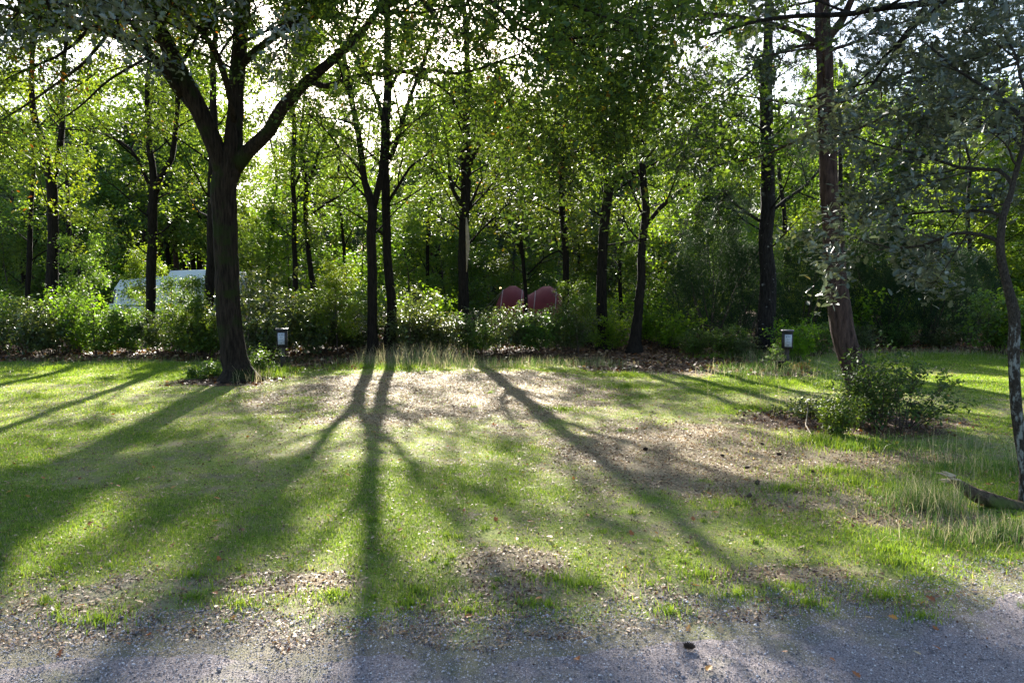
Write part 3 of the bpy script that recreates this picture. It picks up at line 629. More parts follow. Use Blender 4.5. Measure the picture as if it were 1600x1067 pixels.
# second line, thinner
G2 = 'thin trunks in the second line of the wood'
for lab, d, tr, sd_ in (('thin dark trunk just right of the ivy-flecked one', 27, [(108, 470, 9), (108, 400, 8), (106, 330, 7), (104, 260, 5)], 41),
        ('thin trunk at the far left edge of the wood', 27, [(42, 470, 8), (46, 400, 9), (48, 330, 8), (52, 280, 6)], 42),
        ('thin pale-lit trunk between the scarred trunk and the twin trunks', 30, [(668, 480, 6), (668, 400, 6), (672, 320, 5)], 43),
        ('thin trunk seen between the stout trunk and the leaning trunk', 26, [(972, 500, 7), (968, 420, 6), (975, 330, 5)], 44),
        ('thin upright trunk between the leaning trunk and the juniper', 25, [(1030, 490, 9), (1031, 420, 9), (1032, 360, 8), (1042, 280, 6)], 45),
        ('slim tree behind the birch on its right', 27, [(1232, 480, 8), (1228, 400, 8), (1224, 320, 7)], 46),
        ('slim trunk between the caravan and the massive oak trunk', 28, [(418, 480, 7), (420, 400, 6), (430, 320, 5)], 47),
        ('slim trunk in the gap left of the twin trunks', 27, [(540, 490, 7), (538, 400, 6), (532, 320, 5)], 48),
        ('slim reddish pine trunk standing behind the leaning pine', 30, [(1318, 430, 8), (1316, 350, 8), (1313, 270, 7), (1312, 200, 5)], 49),
        ('slim trunk behind the bush of glossy leaves at the right edge', 24, [(1520, 470, 8), (1515, 400, 7), (1512, 320, 6)], 50)):
    make_tree(lab, d, tr, seed=sd_, group=G2, cf=dict(sp=.7, Lmax=2.3, nsub=4, ntw=4, up=.25), leafmat_=M_yelleaf if sd_ % 2 else M_farleaf, sides=7, nper=13, size=.11, top=8.5, hmin=2.0)

# leaning pine on the right
def needles(rng, mb, anc, per=16, nl=.08, wd=.0055):
    A = np.array([a[0] for a in anc]); K = len(A); cl = np.array([a[2] for a in anc])
    # tufts along the outer part of every twig, each a burst of needles
    tufts = np.concatenate([A[:, i]*(1-f)+A[:, i+1]*f for i, f in ((1, .3), (1, .7), (2, .1), (2, .5), (2, 1))]); cc = np.tile(cl, 5)
    idx = np.repeat(np.arange(len(tufts)), per); N = len(idx)
    leaves(mb, tufts[idx]+rng.normal(0, .015, (N, 3)), nl*rng.uniform(.7, 1.3, N), rng, TRI, .5, np.clip(.5*cc[idx]+.5*rng.uniform(0, 1, N), 0, 1), wid=wd/nl, pitch=rng.uniform(-.5, 1.3, N))
make_tree('leaning pine with reddish-brown bark rising out of a leafy bush', 10.0,
    [(1352, 655, 46), (1344, 620, 40), (1334, 580, 38), (1322, 540, 37), (1312, 490, 36), (1306, 440, 34), (1302, 390, 33), (1298, 330, 29), (1294, 250, 27), (1291, 170, 25), (1289, 80, 25), (1284, 0, 22), (1279, -80, 18), (1270, -180, 13)],
    [[(1288, 75, 9), (1255, 55, 9, .2), (1215, 40, 8, .4), (1160, 28, 7, .6), (1110, 22, 6, .9), (1062, 30, 4, 1.2)], [(1280, 70, 6, .1), (1235, 75, 5, .4), (1190, 100, 4, .8), (1150, 130, 3, 1)],
     [(1292, 65, 14), (1306, 45, 13, -.1), (1325, 15, 11, -.3), (1342, -30, 9, -.5)], [(1294, 80, 6), (1330, 70, 5, .2), (1375, 45, 4, .5), (1430, 30, 3, .8)],
     [(1296, 165, 5), (1340, 150, 5, .5), (1400, 120, 4, 1.2), (1450, 100, 3, 1.6)], [(1290, 200, 4), (1250, 215, 4, .4), (1200, 240, 3, .9)]],
    seed=60, name='pine_tree', cat='pine tree', leafmat_=M_needle, barkmat=M_barkpine, sides=18, hmin=3.4, top=8, rough=.03, trunk_t0=.45, fromlimbs=.3,
    cf=dict(sp=.22, Lmax=2.1, nsub=6, ntw=4, up=.05, horiz=.5, twL=.4), leaffn=needles, flare=1.1)

# young oak at the right edge, close to the camera
def lobed(rng, mb, anc): leafup(rng, mb, anc, 13, .082, shape=LOBED, spread=.07, tilt=.5)
make_tree('young oak at the right edge with pale lichened bark and big grey-green leaves', 5.5,
    [(1600, 800, 18.9), (1597, 740, 18.1), (1592, 680, 17.2), (1588, 600, 16.3), (1586, 540, 17.2), (1584, 490, 17.2), (1576, 450, 13.8), (1568, 410, 12.9), (1562, 380, 12.0), (1566, 340, 10.3), (1580, 300, 8.6), (1592, 260, 7.7), (1600, 200, 6.9), (1612, 100, 5.2)],
    [[(1562, 378, 7), (1535, 368, 6, .2), (1490, 366, 5, .4), (1440, 382, 4, .7), (1390, 384, 3, 1), (1340, 372, 2, 1.2)], [(1584, 290, 7), (1560, 266, 6, .3), (1500, 262, 5, .8), (1430, 240, 4, 1.3), (1370, 226, 3, 1.7), (1300, 200, 2, 2)],
     [(1568, 340, 6), (1530, 330, 5, .5), (1470, 330, 4, 1), (1400, 335, 3, 1.6), (1330, 340, 2, 2)],
     [(1600, 190, 6), (1560, 150, 5, .6), (1500, 110, 4, 1.2), (1440, 60, 3, 1.8)], [(1605, 150, 5), (1580, 80, 4, .8), (1550, 0, 3, 1.6)], [(1598, 230, 5), (1560, 200, 4, 1.2), (1500, 180, 4, 2), (1420, 150, 3, 2.6)]],
    seed=61, name='young_oak_tree', cat='young oak', leafmat_=M_young, barkmat=M_barkyoung, sides=16, hmin=1.95, top=3.9, rough=.03, trunk_t0=.5, fromlimbs=.2,
    cf=dict(sp=.2, Lmax=.75, nsub=3, ntw=3, up=.1, twL=.22, horiz=.3), leaffn=lobed, flare=1.2)

make_tree('oak standing off to the right whose leafy limbs reach in across the top right corner', 8.5,
    [(2050, 640, 60), (2045, 400, 55), (2040, 150, 50), (2040, -100, 40), (2030, -300, 26)],
    [[(2042, 50, 26), (1850, 0, 20, -.3), (1650, -20, 16, -.6), (1480, 0, 12, -.9), (1330, 20, 9, -1.2), (1200, 30, 6, -1.4), (1090, 60, 4, -1.6)],
     [(2042, 150, 22), (1900, 110, 18, .5), (1740, 90, 14, .9), (1600, 70, 10, 1.2), (1500, 90, 7, 1.4), (1400, 120, 4, 1.6)],
     [(1480, 0, 9, -.9), (1420, 50, 7, -1.1), (1380, 110, 5, -1.2), (1340, 160, 3, -1.2)]],
    seed=62, name='oak_tree', cat='oak tree', leafmat_=M_young, barkmat=M_barkoak, sides=14, hmin=4.2, top=8, trunk_t0=.8, fromlimbs=.3,
    cf=dict(sp=.4, Lmax=1.6, nsub=4, ntw=4, up=.05, twL=.35), nper=14, size=.10, lf=dict(spread=.08, tilt=.6, shape=LOBED))
make_tree('oak standing off to the left whose leafy limbs reach in across the top left corner', 8.0,
    [(-520, 640, 60), (-500, 400, 55), (-490, 150, 50), (-480, -100, 40), (-470, -300, 26)],
    [[(-490, 0, 26), (-300, -60, 20, -.3), (-120, -90, 16, -.5), (60, -90, 12, -.6), (200, -70, 9, -.8), (330, -60, 6, -1), (440, -40, 4, -1.1)],
     [(-490, 100, 22), (-350, 40, 18, .4), (-180, -20, 12, .7), (-40, -30, 9, .9), (80, 0, 5, 1)]],
    seed=63, name='oak_tree', cat='oak tree', leafmat_=M_young, barkmat=M_barkoak, sides=14, hmin=4.3, top=8, trunk_t0=.8, fromlimbs=.3,
    cf=dict(sp=.4, Lmax=1.2, nsub=4, ntw=4, up=.12, twL=.35), nper=9, size=.09, lf=dict(spread=.08, tilt=.6, shape=LOBED))

# ------------------------------------------------------------------ far trees (shared models)
def model_tree(name, seed, h, r0, lm_, bm_, nper, size, sp=.6, Lmax=2.4, hmin=1.2, fork=True, needle=False, horiz=0, label='', group='', ang=1.0, nsub=5):
    rng = np.random.default_rng(seed); wood = MB(); anc = []
    pts = [np.zeros(3)]; d = np.array([0, 0, 1.]); rad = [r0*1.3]
    n = int(h/1.0)
    for k in range(n):
        d = d+rng.normal(0, .07, 3)+np.array([0, 0, .12]); d /= np.linalg.norm(d); pts.append(pts[-1]+d*h/n); rad.append(r0*(1-.85*(k+1)/n))
    pts[0][2] = -.1
    p, r = smoothpath(pts, rad, .35, rng, .015); tube(wood, p, r, 8, .05, rng)
    paths = [(p, r, .1)]
    if fork:
        for q in range(2):
            i = int(len(p)*rng.uniform(.3, .5)); dv = perp(rng, np.array([0, 0, 1.]), rng.uniform(0, 6.28), .5)
            lp, lr = branch(rng, p[i], dv, h*.45, r[i]*.65, 7, .5, .1); tube(wood, lp, lr, 6); paths.append((lp, lr, .1))
    crown_from(rng, wood, anc, paths, hmin, sp, Lmax, ang, nsub, 4, .2, horiz=horiz)
    root = empty(name, (0, 0, 0), label, 'tree', group)
    wood.build('trunk', bm_, root, True); lm2 = MB()
    if needle: needles(rng, lm2, anc, 16, .2, .02)
    else: leafup(rng, lm2, anc, nper, size, spread=.16, tilt=.55)
    lm2.build('crown', lm_, root); return root
FT = 'trees standing deep in the wood'
models = [model_tree('far_tree', 101, 9.5, .13, M_yelleaf, M_barkoak, 15, .18, label='leafy yellow-green tree standing deep in the wood', group=FT),
          model_tree('far_tree', 102, 8.5, .11, M_farleaf, M_barkoak, 15, .18, label='leafy mid-green tree standing deep in the wood', group=FT),
          model_tree('far_tree', 103, 10.5, .15, M_farleaf, M_barkoak, 14, .19, sp=.7, Lmax=3, label='broad mid-green tree standing deep in the wood', group=FT),
          model_tree('far_pine_tree', 104, 11, .15, M_needle, M_barkpine, 0, 0, sp=.55, Lmax=2.6, hmin=3, fork=False, needle=True, horiz=.5, label='blue-green pine standing deep in the wood', group='pines standing deep in the wood')]
rng = np.random.default_rng(77)
used = [0]*4
def place(models, used, k, x, y, s, rz, label=None):
    o = models[k]
    if used[k]: o = copy_tree(o)
    used[k] += 1
    o.location = (x, y, float(H(x, y))); o.rotation_euler = (0, 0, rz); o.scale = (s, s, s)
    if label: o['label'] = label
    return o
pos = []
tries = 0
while len(pos) < 100 and tries < 5000:
    tries += 1
    y = 34+44*rng.uniform(0, 1)**1.1; x = rng.uniform(-.8, .8)*y
    px = 800+F*x/y
    if 150 < px < 400 and y < 38: continue
    if 740 < px < 900 and y < 31: continue
    if min([math.hypot(x-a, y-b) for a, b in pos] or [9]) < 2.6: continue
    if 580 < px < 670 and rng.uniform() < .75: continue
    pos.append((x, y)); k = rng.choice(4, p=[.36, .26, .16, .22])
    place(models, used, k, x, y, min(((y-17)*.46+1)*rng.uniform(.72, 1.0), 19)/(9.5, 8.5, 10.5, 11)[k], rng.uniform(0, 6.28))
# saplings, leafy to the ground
SG = 'leafy saplings between the trunks'
sap = [model_tree('sapling', 111, 4.6, .04, M_yelleaf, M_twig, 20, .13, sp=.26, Lmax=1.35, hmin=.5, fork=False, label='bright green sapling among the trunks of the wood', group=SG, nsub=4, horiz=.4),
       model_tree('sapling', 112, 3.6, .035, M_oakleaf, M_twig, 20, .13, sp=.24, Lmax=1.2, hmin=.4, fork=False, label='dark green sapling among the trunks of the wood', group=SG, nsub=4, horiz=.4),
       model_tree('sapling', 113, 5.4, .05, M_farleaf, M_twig, 20, .14, sp=.28, Lmax=1.6, hmin=.7, fork=False, label='tall pale green sapling among the trunks of the wood', group=SG, nsub=4, horiz=.4)]
used = [0]*3; pos = []; tries = 0
while len(pos) < 40 and tries < 5000:
    tries += 1
    y = rng.uniform(21, 46); x = rng.uniform(-.78, .72)*y; px = 800+F*x/y
    if 130 < px < 410 and y < 40: continue
    if 740 < px < 900 and y < 30: continue
    if min([math.hypot(x-a, y-b) for a, b in pos] or [9]) < 1.7: continue
    pos.append((x, y)); k = int(rng.choice(3)); place(sap, used, k, x, y, min(rng.uniform(.75, 1.2), ((y-19)*.46+1.5)/(4.6, 3.6, 5.4)[k]), rng.uniform(0, 6.28))
for px, d, s, k in ((345, 27, .55, 1), (228, 25, .6, 0), (392, 26, .7, 2), (292, 26, .5, 1),):
    g = P(px, 458, d); place(sap, used, k, g[0], g[1], s, px)

# distant closing wood
rng = np.random.default_rng(5); fm = MB(); N = 300000
y = rng.uniform(80, 105, N); x = rng.uniform(-.95, .95, N)*y; hz = 11+8*(fbm(x*.12, y*.05, 7, 3)-.5)*2
z = rng.uniform(0, 1, N)**.8*hz
k = fbm(x*.3+z*.2, z*.45, 17, 3) > .30
fp = np.stack([x, y, z], 1)[k]
leaves(fm, fp, rng.uniform(.45, .9, len(fp)), rng, OVAL, .7)
tag(fm.build('distant_wood', M_farleaf), 'far edge of the wood closing the view between the trunks', 'woodland', kind='stuff')

# ------------------------------------------------------------------ junipers on the right
def juniper(seed, h, r, n, label, group, px, d, cone=.5):
    rng = np.random.default_rng(seed); c = P(px, 458, d); root = empty('juniper_bush', (c[0], c[1], float(H(c[0], c[1]))), label, 'juniper', group)
    wood = MB(); fol = MB()
    for s in range(9):
        a = rng.uniform(0, 6.28); b, br = branch(rng, (rng.normal(0, .1), rng.normal(0, .1), -.05), (math.cos(a)*.35, math.sin(a)*.35, 1), h*rng.uniform(.5, .9), .035, 6, .2, .07); tube(wood, b, br, 5)
    wood.build('stem', M_twig, root, True)
    n = int(n*1.6); ns = n//28; t = rng.uniform(0, 1, ns)**.8; a = rng.uniform(0, 6.28, ns); lump = .75+.5*vnoise(a*2.2, t*6, seed)
    rr = r*np.sqrt(np.clip(1-t**(1/cone), .02, 1))*lump*rng.uniform(.55, 1.05, ns)
    base = np.stack([rr*np.cos(a), rr*np.sin(a), t*h+.05], 1)
    idx = np.repeat(np.arange(ns), 28); N = len(idx)
    f = rng.uniform(0, 1, N); out = np.stack([np.cos(a)*.35, np.sin(a)*.35, np.full(ns, .8)], 1)[idx]
    pos = base[idx]+out*f[:, None]*rng.uniform(.25, .45, ns)[idx][:, None]+rng.normal(0, .035, (N, 3))
    leaves(fol, pos, rng.uniform(.03, .075, N), rng, TRI, .5, np.clip(.6*rng.uniform(0, 1, ns)[idx]+.4*rng.uniform(0, 1, N), 0, 1), az=a[idx]+rng.normal(0, 1.0, N), wid=.28, pitch=rng.normal(.8, .5, N))
    fol.build('foliage', M_juniper, root)
JG = 'junipers along the right side'
juniper(201, 4.2, 1.25, 34000, 'tall dark juniper left of the black-barked birch', JG, 1112, 20.5, .8)
juniper(202, 2.6, 1.1, 22000, 'low dark juniper right beside the birch trunk', JG, 1165, 21, .6)
juniper(203, 3.0, 1.4, 30000, 'dark juniper between the birch and the leaning pine', JG, 1258, 21.5, .6)
juniper(204, 2.7, 1.5, 30000, 'dark juniper seen just left of the leaning pine', JG, 1315, 22.5, .6)
juniper(205, 3.2, 1.5, 32000, 'dark juniper seen just right of the leaning pine', JG, 1385, 21.5, .6)
juniper(206, 2.8, 1.5, 30000, 'dark juniper behind the back edge of the right-hand lawn', JG, 1450, 21.5, .6)
juniper(207, 2.4, 1.2, 24000, 'small dark juniper nearest the young oak trunk', JG, 1512, 22, .6)
juniper(208, 3.4, 1.3, 24000, 'tall juniper deep in the wood between two thin trunks', JG, 1060, 26, .8)

# ------------------------------------------------------------------ shrubs
def model_shrub(name, seed, h, r, nst, mat, per, size, label, cat, group, shape=OVAL, tilt=.5):
    rng = np.random.default_rng(seed); root = empty(name, (0, 0, 0), label, cat, group); wood = MB(); fol = MB(); anc = []
    for s in range(nst):
        a = rng.uniform(0, 6.28); rr = rng.uniform(0, .5)*r
        b, br = branch(rng, (rr*math.cos(a), rr*math.sin(a), -.03), (math.cos(a)*rng.uniform(.1, .9)*r/h, math.sin(a)*rng.uniform(.1, .9)*r/h, 1), h*rng.uniform(.55, 1.1), .009, 6, .0, .12)
        tube(wood, b, br, 4)
        for q in range(9):
            k = rng.uniform(.12, 1)*5.99; i = int(k); bp = b[i]+(b[i+1]-b[i])*(k-i)
            tw, tr = branch(rng, bp, perp(rng, b[i+1]-b[i], rng.uniform(0, 6.28), rng.uniform(.6, 1.3)), rng.uniform(.18, .42)*h/1.3, .004, 3, .1, .2)
            tube(wood, tw, tr, 3); anc.append((tw, b[0], rng.uniform()))
    wood.build('stem', M_twig, root, True); leafup(rng, fol, anc, per, size, shape, .05, tilt); fol.build('foliage', mat, root); return root
UG = 'undergrowth shrubs along the edge of the wood'
sh = [model_shrub('shrub', 301, 1.5, .75, 26, M_shrub, 13, .088, 'x', 'shrub', UG), model_shrub('shrub', 302, 1.3, .85, 26, M_bramble, 13, .082, 'x', 'shrub', UG),
      model_shrub('shrub', 303, 1.4, .8, 24, M_lime, 12, .095, 'x', 'shrub', UG), model_shrub('shrub', 304, 1.2, .9, 28, M_bramble, 14, .08, 'x', 'shrub', UG)]
used = [0]*4
SH = [(-20, 19.0, 1.15, 0, 'shrub cut by the left edge of the picture'), (30, 18.8, 1.1, 3, 'leafy shrub left of the ivy-flecked trunk'), (75, 18.5, .95, 1, 'pale glossy shrub in front of the ivy-flecked trunk'),
      (125, 19.3, 1.05, 2, 'lime green shrub between the ivy-flecked trunk and the caravan'), (165, 18.6, .8, 0, 'shrub under the front end of the caravan'), (150, 21, 1.0, 2, 'lime green shrub reaching up beside the front of the caravan'),
      (205, 18.8, .75, 0, 'shrub just left of the V-forked trunk'), (250, 18.9, .75, 3, 'shrub just right of the V-forked trunk'), (285, 18.5, .8, 0, 'shrub under the rear half of the caravan'),
      (320, 18.0, .85, 0, 'dark green shrub touching the left side of the massive oak'), (395, 17.2, 1.05, 1, 'white-glinting shrub between the massive oak and the number post'), (415, 19.2, 1.3, 1, 'pale shrub behind the left number post'),
      (455, 18.3, 1.1, 3, 'shrub just right of the left number post'), (500, 18.9, 1.15, 0, 'shrub over a bank of brown leaves'), (540, 19.3, 1.05, 1, 'shrub at the left of the twin trunks'),
      (560, 21, 1.1, 0, 'taller shrub behind the twin trunks on the left'), (640, 18.7, 1.12, 1, 'silvery shrub at the right of the twin trunks'), (690, 18.9, 1.1, 3, 'silvery shrub at the left of the scarred trunk'),
      (665, 20.8, .95, 2, 'yellow-green shrub behind the silvery ones'), (745, 18.9, .8, 0, 'shrub at the right of the scarred trunk'), (795, 19.2, .95, 3, 'shrub in front of the red tent, left half'),
      (845, 19.1, .9, 0, 'shrub in front of the red tent, right half'), (890, 19.4, .85, 1, 'shrub in front of the slender curving trunk'), (925, 21.3, .95, 0, 'shrub behind the stout trunk'),
      (960, 19.9, .75, 2, 'lime shrub between the stout and the leaning trunk'), (1045, 20.3, .95, 2, 'bright lime shrub right of the leaning trunk'), (1015, 22, 1.0, 2, 'lime shrub behind the leaning trunk'),
      (1090, 18.6, .55, 0, 'low shrub at the foot of the tall juniper'), (1140, 18.2, .65, 0, 'small upright shrub left of the birch'), (1165, 18.0, .5, 3, 'low shrub at the foot of the birch'),
      (1250, 17.6, .7, 2, 'bright green shrub behind the right number post'), (1275, 18.3, .55, 0, 'low shrub between the right number post and the pine'), (1345, 20.2, .6, 3, 'low shrub behind the pine at the lawn edge'),
      (1410, 20.4, .65, 0, 'dark shrub at the back of the right-hand lawn'), (1475, 20.4, .6, 3, 'dull shrub under the small juniper'), (1560, 18.6, .95, 0, 'glossy shrub left of the young oak trunk'), (1625, 18.2, 1.1, 2, 'green shrub cut by the right edge of the picture')]
rng = np.random.default_rng(9)
for px, d, s, k, lab in SH:
    c = P(px, 458, d); o = place(sh, used, k, c[0], c[1], s, rng.uniform(0, 6.28), lab); o.scale = (s, s, s*rng.uniform(.8, 1.2))
for q in range(110):                                 # deeper undergrowth
    y = rng.uniform(21, 36) if q < 46 else rng.uniform(36, 76); x = rng.uniform(-.78, .78)*y
    px = 800+F*x/y
    s = rng.uniform(.8, 1.3)*(1 if q < 46 else 1.9) if q >= 46 or not (140 < px < 400 or 740 < px < 900) else rng.uniform(.5, .7)
    o = place(sh, used, int(rng.choice([0, 1, 2, 2])), x, y, s, rng.uniform(0, 6.28), 'leafy undergrowth shrub deeper in the wood behind the front shrubs'); o['group'] = 'undergrowth deeper in the wood'

# bush round the foot of the pine (close): upright leafy stems
bush = model_shrub('glossy_bush', 330, 1.15, .85, 34, leafmat('bush_leaf', [(0, (.02, .05, .015)), (.6, (.04, .085, .022)), (1, (.07, .13, .03))], 2.2, .38, .6, .3), 14, .062, 'dense dark bush with upright leafy shoots round the foot of the pine', 'bush', None)
c = G(1378, 664); bush.location = (c[0], c[1], float(H(c[0], c[1]))); bush.scale = (.84, .84, .84)
bush = model_shrub('glossy_bush', 331, .75, .45, 22, M_shrub, 13, .06, 'small sunlit bush in front of the pine trunk at its left foot', 'bush', None)
c = G(1310, 678); bush.location = (c[0], c[1], float(H(c[0], c[1]))); bush.scale = (.62, .62, .62)
bush = model_shrub('creeping_bush', 332, .3, .8, 22, M_bramble, 8, .05, 'creeping low bramble with grey-green leaves left of the pine', 'bramble', None)
c = G(1275, 648); bush.location = (c[0], c[1], float(H(c[0], c[1])))
bush = model_shrub('weed_clump', 333, .33, .35, 14, M_shrub, 8, .06, 'weed clump at the left foot of the massive oak', 'weeds', None)
c = G(318, 592); bush.location = (c[0], c[1], float(H(c[0], c[1])))
bush = model_shrub('weed_clump', 334, .55, .3, 14, M_shrub, 9, .055, 'leafy weed clump at the right foot of the massive oak', 'weeds', None)
c = G(405, 588); bush.location = (c[0], c[1], float(H(c[0], c[1])))
bush = model_shrub('fern_clump', 335, .16, .16, 14, M_fern, 8, .04, 'small withered yellow clump on the grass near the right number post', 'fern', None)
c = G(1252, 584); bush.location = (c[0], c[1], float(H(c[0], c[1])))
# saplings rising out of the shrubs
for px, d, s, k, lab in ((148, 18.4, .5, 2, 'thin bare-stemmed sapling left of the caravan front'), (296, 17.8, .48, 1, 'small sapling in front of the caravan with a forked top'), (527, 18.5, .45, 0, 'thin sapling left of the twin trunks'), (905, 19, .45, 1, 'thin sapling right of the slender curving trunk')):
    c = P(px, 458, d); o = copy_tree(sap[k]); o.location = (c[0], c[1], float(H(c[0], c[1]))); o.scale = (s, s, s); o.rotation_euler = (0, 0, px); o['label'] = lab; o['group'] = 'saplings rising from the front shrubs'

# ------------------------------------------------------------------ made things
M_black = plain('stained_wood', (.035, .032, .035), .6, (.02, .018, .02), 20)
M_cap = plain('weathered_cap', (.06, .058, .066), .6, (.03, .028, .03), 20)
M_plate = plain('white_plate', (.46, .50, .60), .45, (.36, .40, .50), 9)
M_ink = plain('grey_print', (.22, .25, .30), .5)
M_postwood = plain('post_wood', (.05, .04, .032), .7, (.025, .02, .018), 25)
def number_post(px, py, rz, label, side):
    g = G(px, py); root = empty('number_post', (g[0], g[1], float(H(g[0], g[1]))), label, 'number post', 'number posts marking the pitch', rz)
    m = MB(); box(m, (0, .02, .22), (.09, .09, .56)); m.build('post', M_postwood, root)
    hb = .62
    m = MB(); box(m, (0, 0, hb), (.215, .17, .34)); m.build('box', M_black, root)
    m = MB(); v = np.array([[-.125, -.12, hb+.172], [.125, -.12, hb+.172], [.125, .1, hb+.19], [-.125, .1, hb+.19]]); v2 = v+np.array([0, 0, .025])
    m.add(np.vstack([v, v2]), [[[0, 3, 2, 1], [4, 5, 6, 7], [0, 1, 5, 4], [1, 2, 6, 5], [2, 3, 7, 6], [3, 0, 4, 7]]]); m.build('cap', M_cap, root)
    m = MB(); box(m, (side*.018, -.0885, hb-.005), (.135, .007, .25)); pl = m.build('number_plate', M_plate, root)
    m = MB()
    for (u, w_, bw, bh) in ((-.035, .07, .02, .02), (.015, .075, .05, .012), (.0, .035, .06, .008), (-.005, .005, .05, .008), (.0, -.03, .07, .007)): box(m, (side*.018+u, -.0935, hb+w_), (bw, .003, bh))
    tube(m, [(side*.018, -.0925, hb-.1), (side*.018, -.097, hb-.1)], [.013, .013], 10, cap=True)
    m.build('print', M_ink, pl)
number_post(442, 575, math.radians(14), 'short dark post with a white-plated box, near the massive oak', -1)
number_post(1229, 580, math.radians(-20), 'short dark post with a white-plated box, near the birch', 1)

# caravan far behind
M_white = plain('caravan_shell', (.70, .74, .70), .4, (.56, .61, .57), 1.5)
M_glass = plain('dark_glass', (.03, .032, .035), .08, (.05, .045, .04), 3, .6)
M_grey = plain('grey_plastic', (.22, .23, .25), .5)
M_green = plain('green_stripe', (.04, .16, .12), .4)
M_rub = plain('rubber', (.02, .02, .02), .8)
D0 = 34.0
prof = [(172, 494), (168, 478), (178, 450), (187, 437), (262, 431), (266, 423), (330, 421), (358, 423), (361, 430), (362, 494)]
p3 = np.array([P(a, b, D0) for a, b in prof]); cbase = np.array([p3[:, 0].mean(), D0+1.1, float(H(p3[:, 0].mean(), D0))])
cv = empty('caravan', cbase, 'white caravan with a sloping front and green side stripe, parked in the wood', 'caravan')
m = MB(); n = len(p3)
ins = p3+(p3.mean(0)-p3)*.025
rings = [ins+[0, 0, 0], p3+[0, .06, 0], p3+[0, 2.14, 0], ins+[0, 2.2, 0]]
V = np.vstack(rings)-cbase; fq = []
for k in range(3):
    for j in range(n): fq.append([k*n+j, (k+1)*n+j, (k+1)*n+(j+1) % n, k*n+(j+1) % n])
m.add(V, [fq, [list(range(n))], [list(range(4*n-1, 3*n-1, -1))]]); m.build('body', M_white, cv)
def panel(name, pts, mat, dep, th=.03, parent=cv):
    a = np.array([P(x_, y_, D0+dep) for x_, y_ in pts])-cbase; b = a+[0, th, 0]; k = len(a); mm = MB()
    mm.add(np.vstack([a, b]), [[[j, k+j, k+(j+1) % k, (j+1) % k] for j in range(k)], [list(range(k))], [list(range(2*k-1, k-1, -1))]]); return mm.build(name, mat, parent)
wf = panel('window', [(199, 466), (203, 447), (234, 445), (234, 466)], M_grey, -.04, .05)
panel('pane', [(202, 464), (205, 449), (232, 447), (232, 464)], M_glass, -.055, .02, wf)
wf = panel('window', [(318, 462), (318, 442), (348, 442), (348, 462)], M_grey, -.04, .05)
panel('pane', [(320, 460), (320, 444), (346, 444), (346, 460)], M_glass, -.055, .02, wf)
panel('side_stripe', [(170, 478.3), (170.3, 476.6), (361, 475.6), (361, 477.3)], M_green, -.03, .04)
panel('front_window', [(170, 474), (179, 452), (181, 452), (176, 474)], M_glass, -.03, .04)
panel('door_seam', [(268, 492), (268, 436), (268.8, 436), (268.8, 492)], M_grey, -.02, .03)
panel('skirt', [(172, 500), (172, 486), (200, 480), (206, 494), (362, 492), (362, 500)], M_grey, -.025, .035)
for px_ in (205, 330):
    m = MB(); c = P(px_, 503, D0+.02)-cbase; c[2] = .32; tube(m, [c, c+[0, .2, 0]], [.32, .32], 20, cap=True); wh = m.build('wheel', M_rub, cv)
    m = MB(); tube(m, [c+[0, -.01, 0], c+[0, .02, 0]], [.19, .19], 16, cap=True); m.build('rim', M_cap, wh)
m = MB()
for a_, b_ in (((362, 438), (380, 446)), ((380, 446), (384, 500)), ((362, 440), (386, 462))): tube(m, [P(*a_, D0)-cbase, P(*b_, D0-.4)-cbase], [.025, .025], 6)
m.build('awning_frame', M_cap, cv)

# red tunnel tent
M_tent = plain('dusty_red_fabric', (.22, .036, .042), .7, (.17, .03, .036), 2, .3, trans=.25)
M_trim = plain('pale_trim', (.38, .26, .25), .7)
DT = 27.0; tb = np.array([P(820, 458, DT+1.1)[0], DT+1.1, float(H(.5, DT))])
tent = empty('tent', tb, 'dusty red tunnel tent with pale seams, pitched behind the shrubs', 'tent')
st = [(758, .2, .3), (765, .75, .75), (772, 1.25, 1.0), (780, 1.60, 1.15), (790, 1.76, 1.2), (800, 1.76, 1.2), (810, 1.60, 1.15), (820, 1.42, 1.1), (830, 1.56, 1.1), (841, 1.73, 1.15), (852, 1.76, 1.2), (862, 1.64, 1.15), (871, 1.35, 1.0), (878, .9, .8), (884, .3, .4)]
ph = np.linspace(0, math.pi, 19); rows = []
for px_, h_, w_ in st:
    X = P(px_, 458, DT+1.1)[0]-tb[0]
    rows.append(np.stack([np.full(19, X)+.15*np.sin(ph), -np.cos(ph)*w_, h_*np.sin(ph)**.75], 1))
rows = np.array(rows); m = MB(); ns = len(st); i = np.arange(ns-1)[:, None]*19; j = np.arange(18)[None]
m.add(rows.reshape(-1, 3), [np.stack([i+j, i+19+j, i+20+j, i+j+1], -1).reshape(-1, 4)]); m.build('canopy', M_tent, tent, True)
for k in (3, 6, 8, 11):
    m = MB(); tube(m, rows[k]*1.005, np.full(19, .018), 6); m.build('pole_sleeve', M_trim, tent, True)
for a_, b_ in ((3, -1.6), (3, -1.2), (11, 1.3)):
    m = MB(); q = rows[a_][9]; tube(m, [q, q+np.array([b_, -.6, -q[2]])], [.005, .005], 4); m.build('guy_line', M_trim, tent)

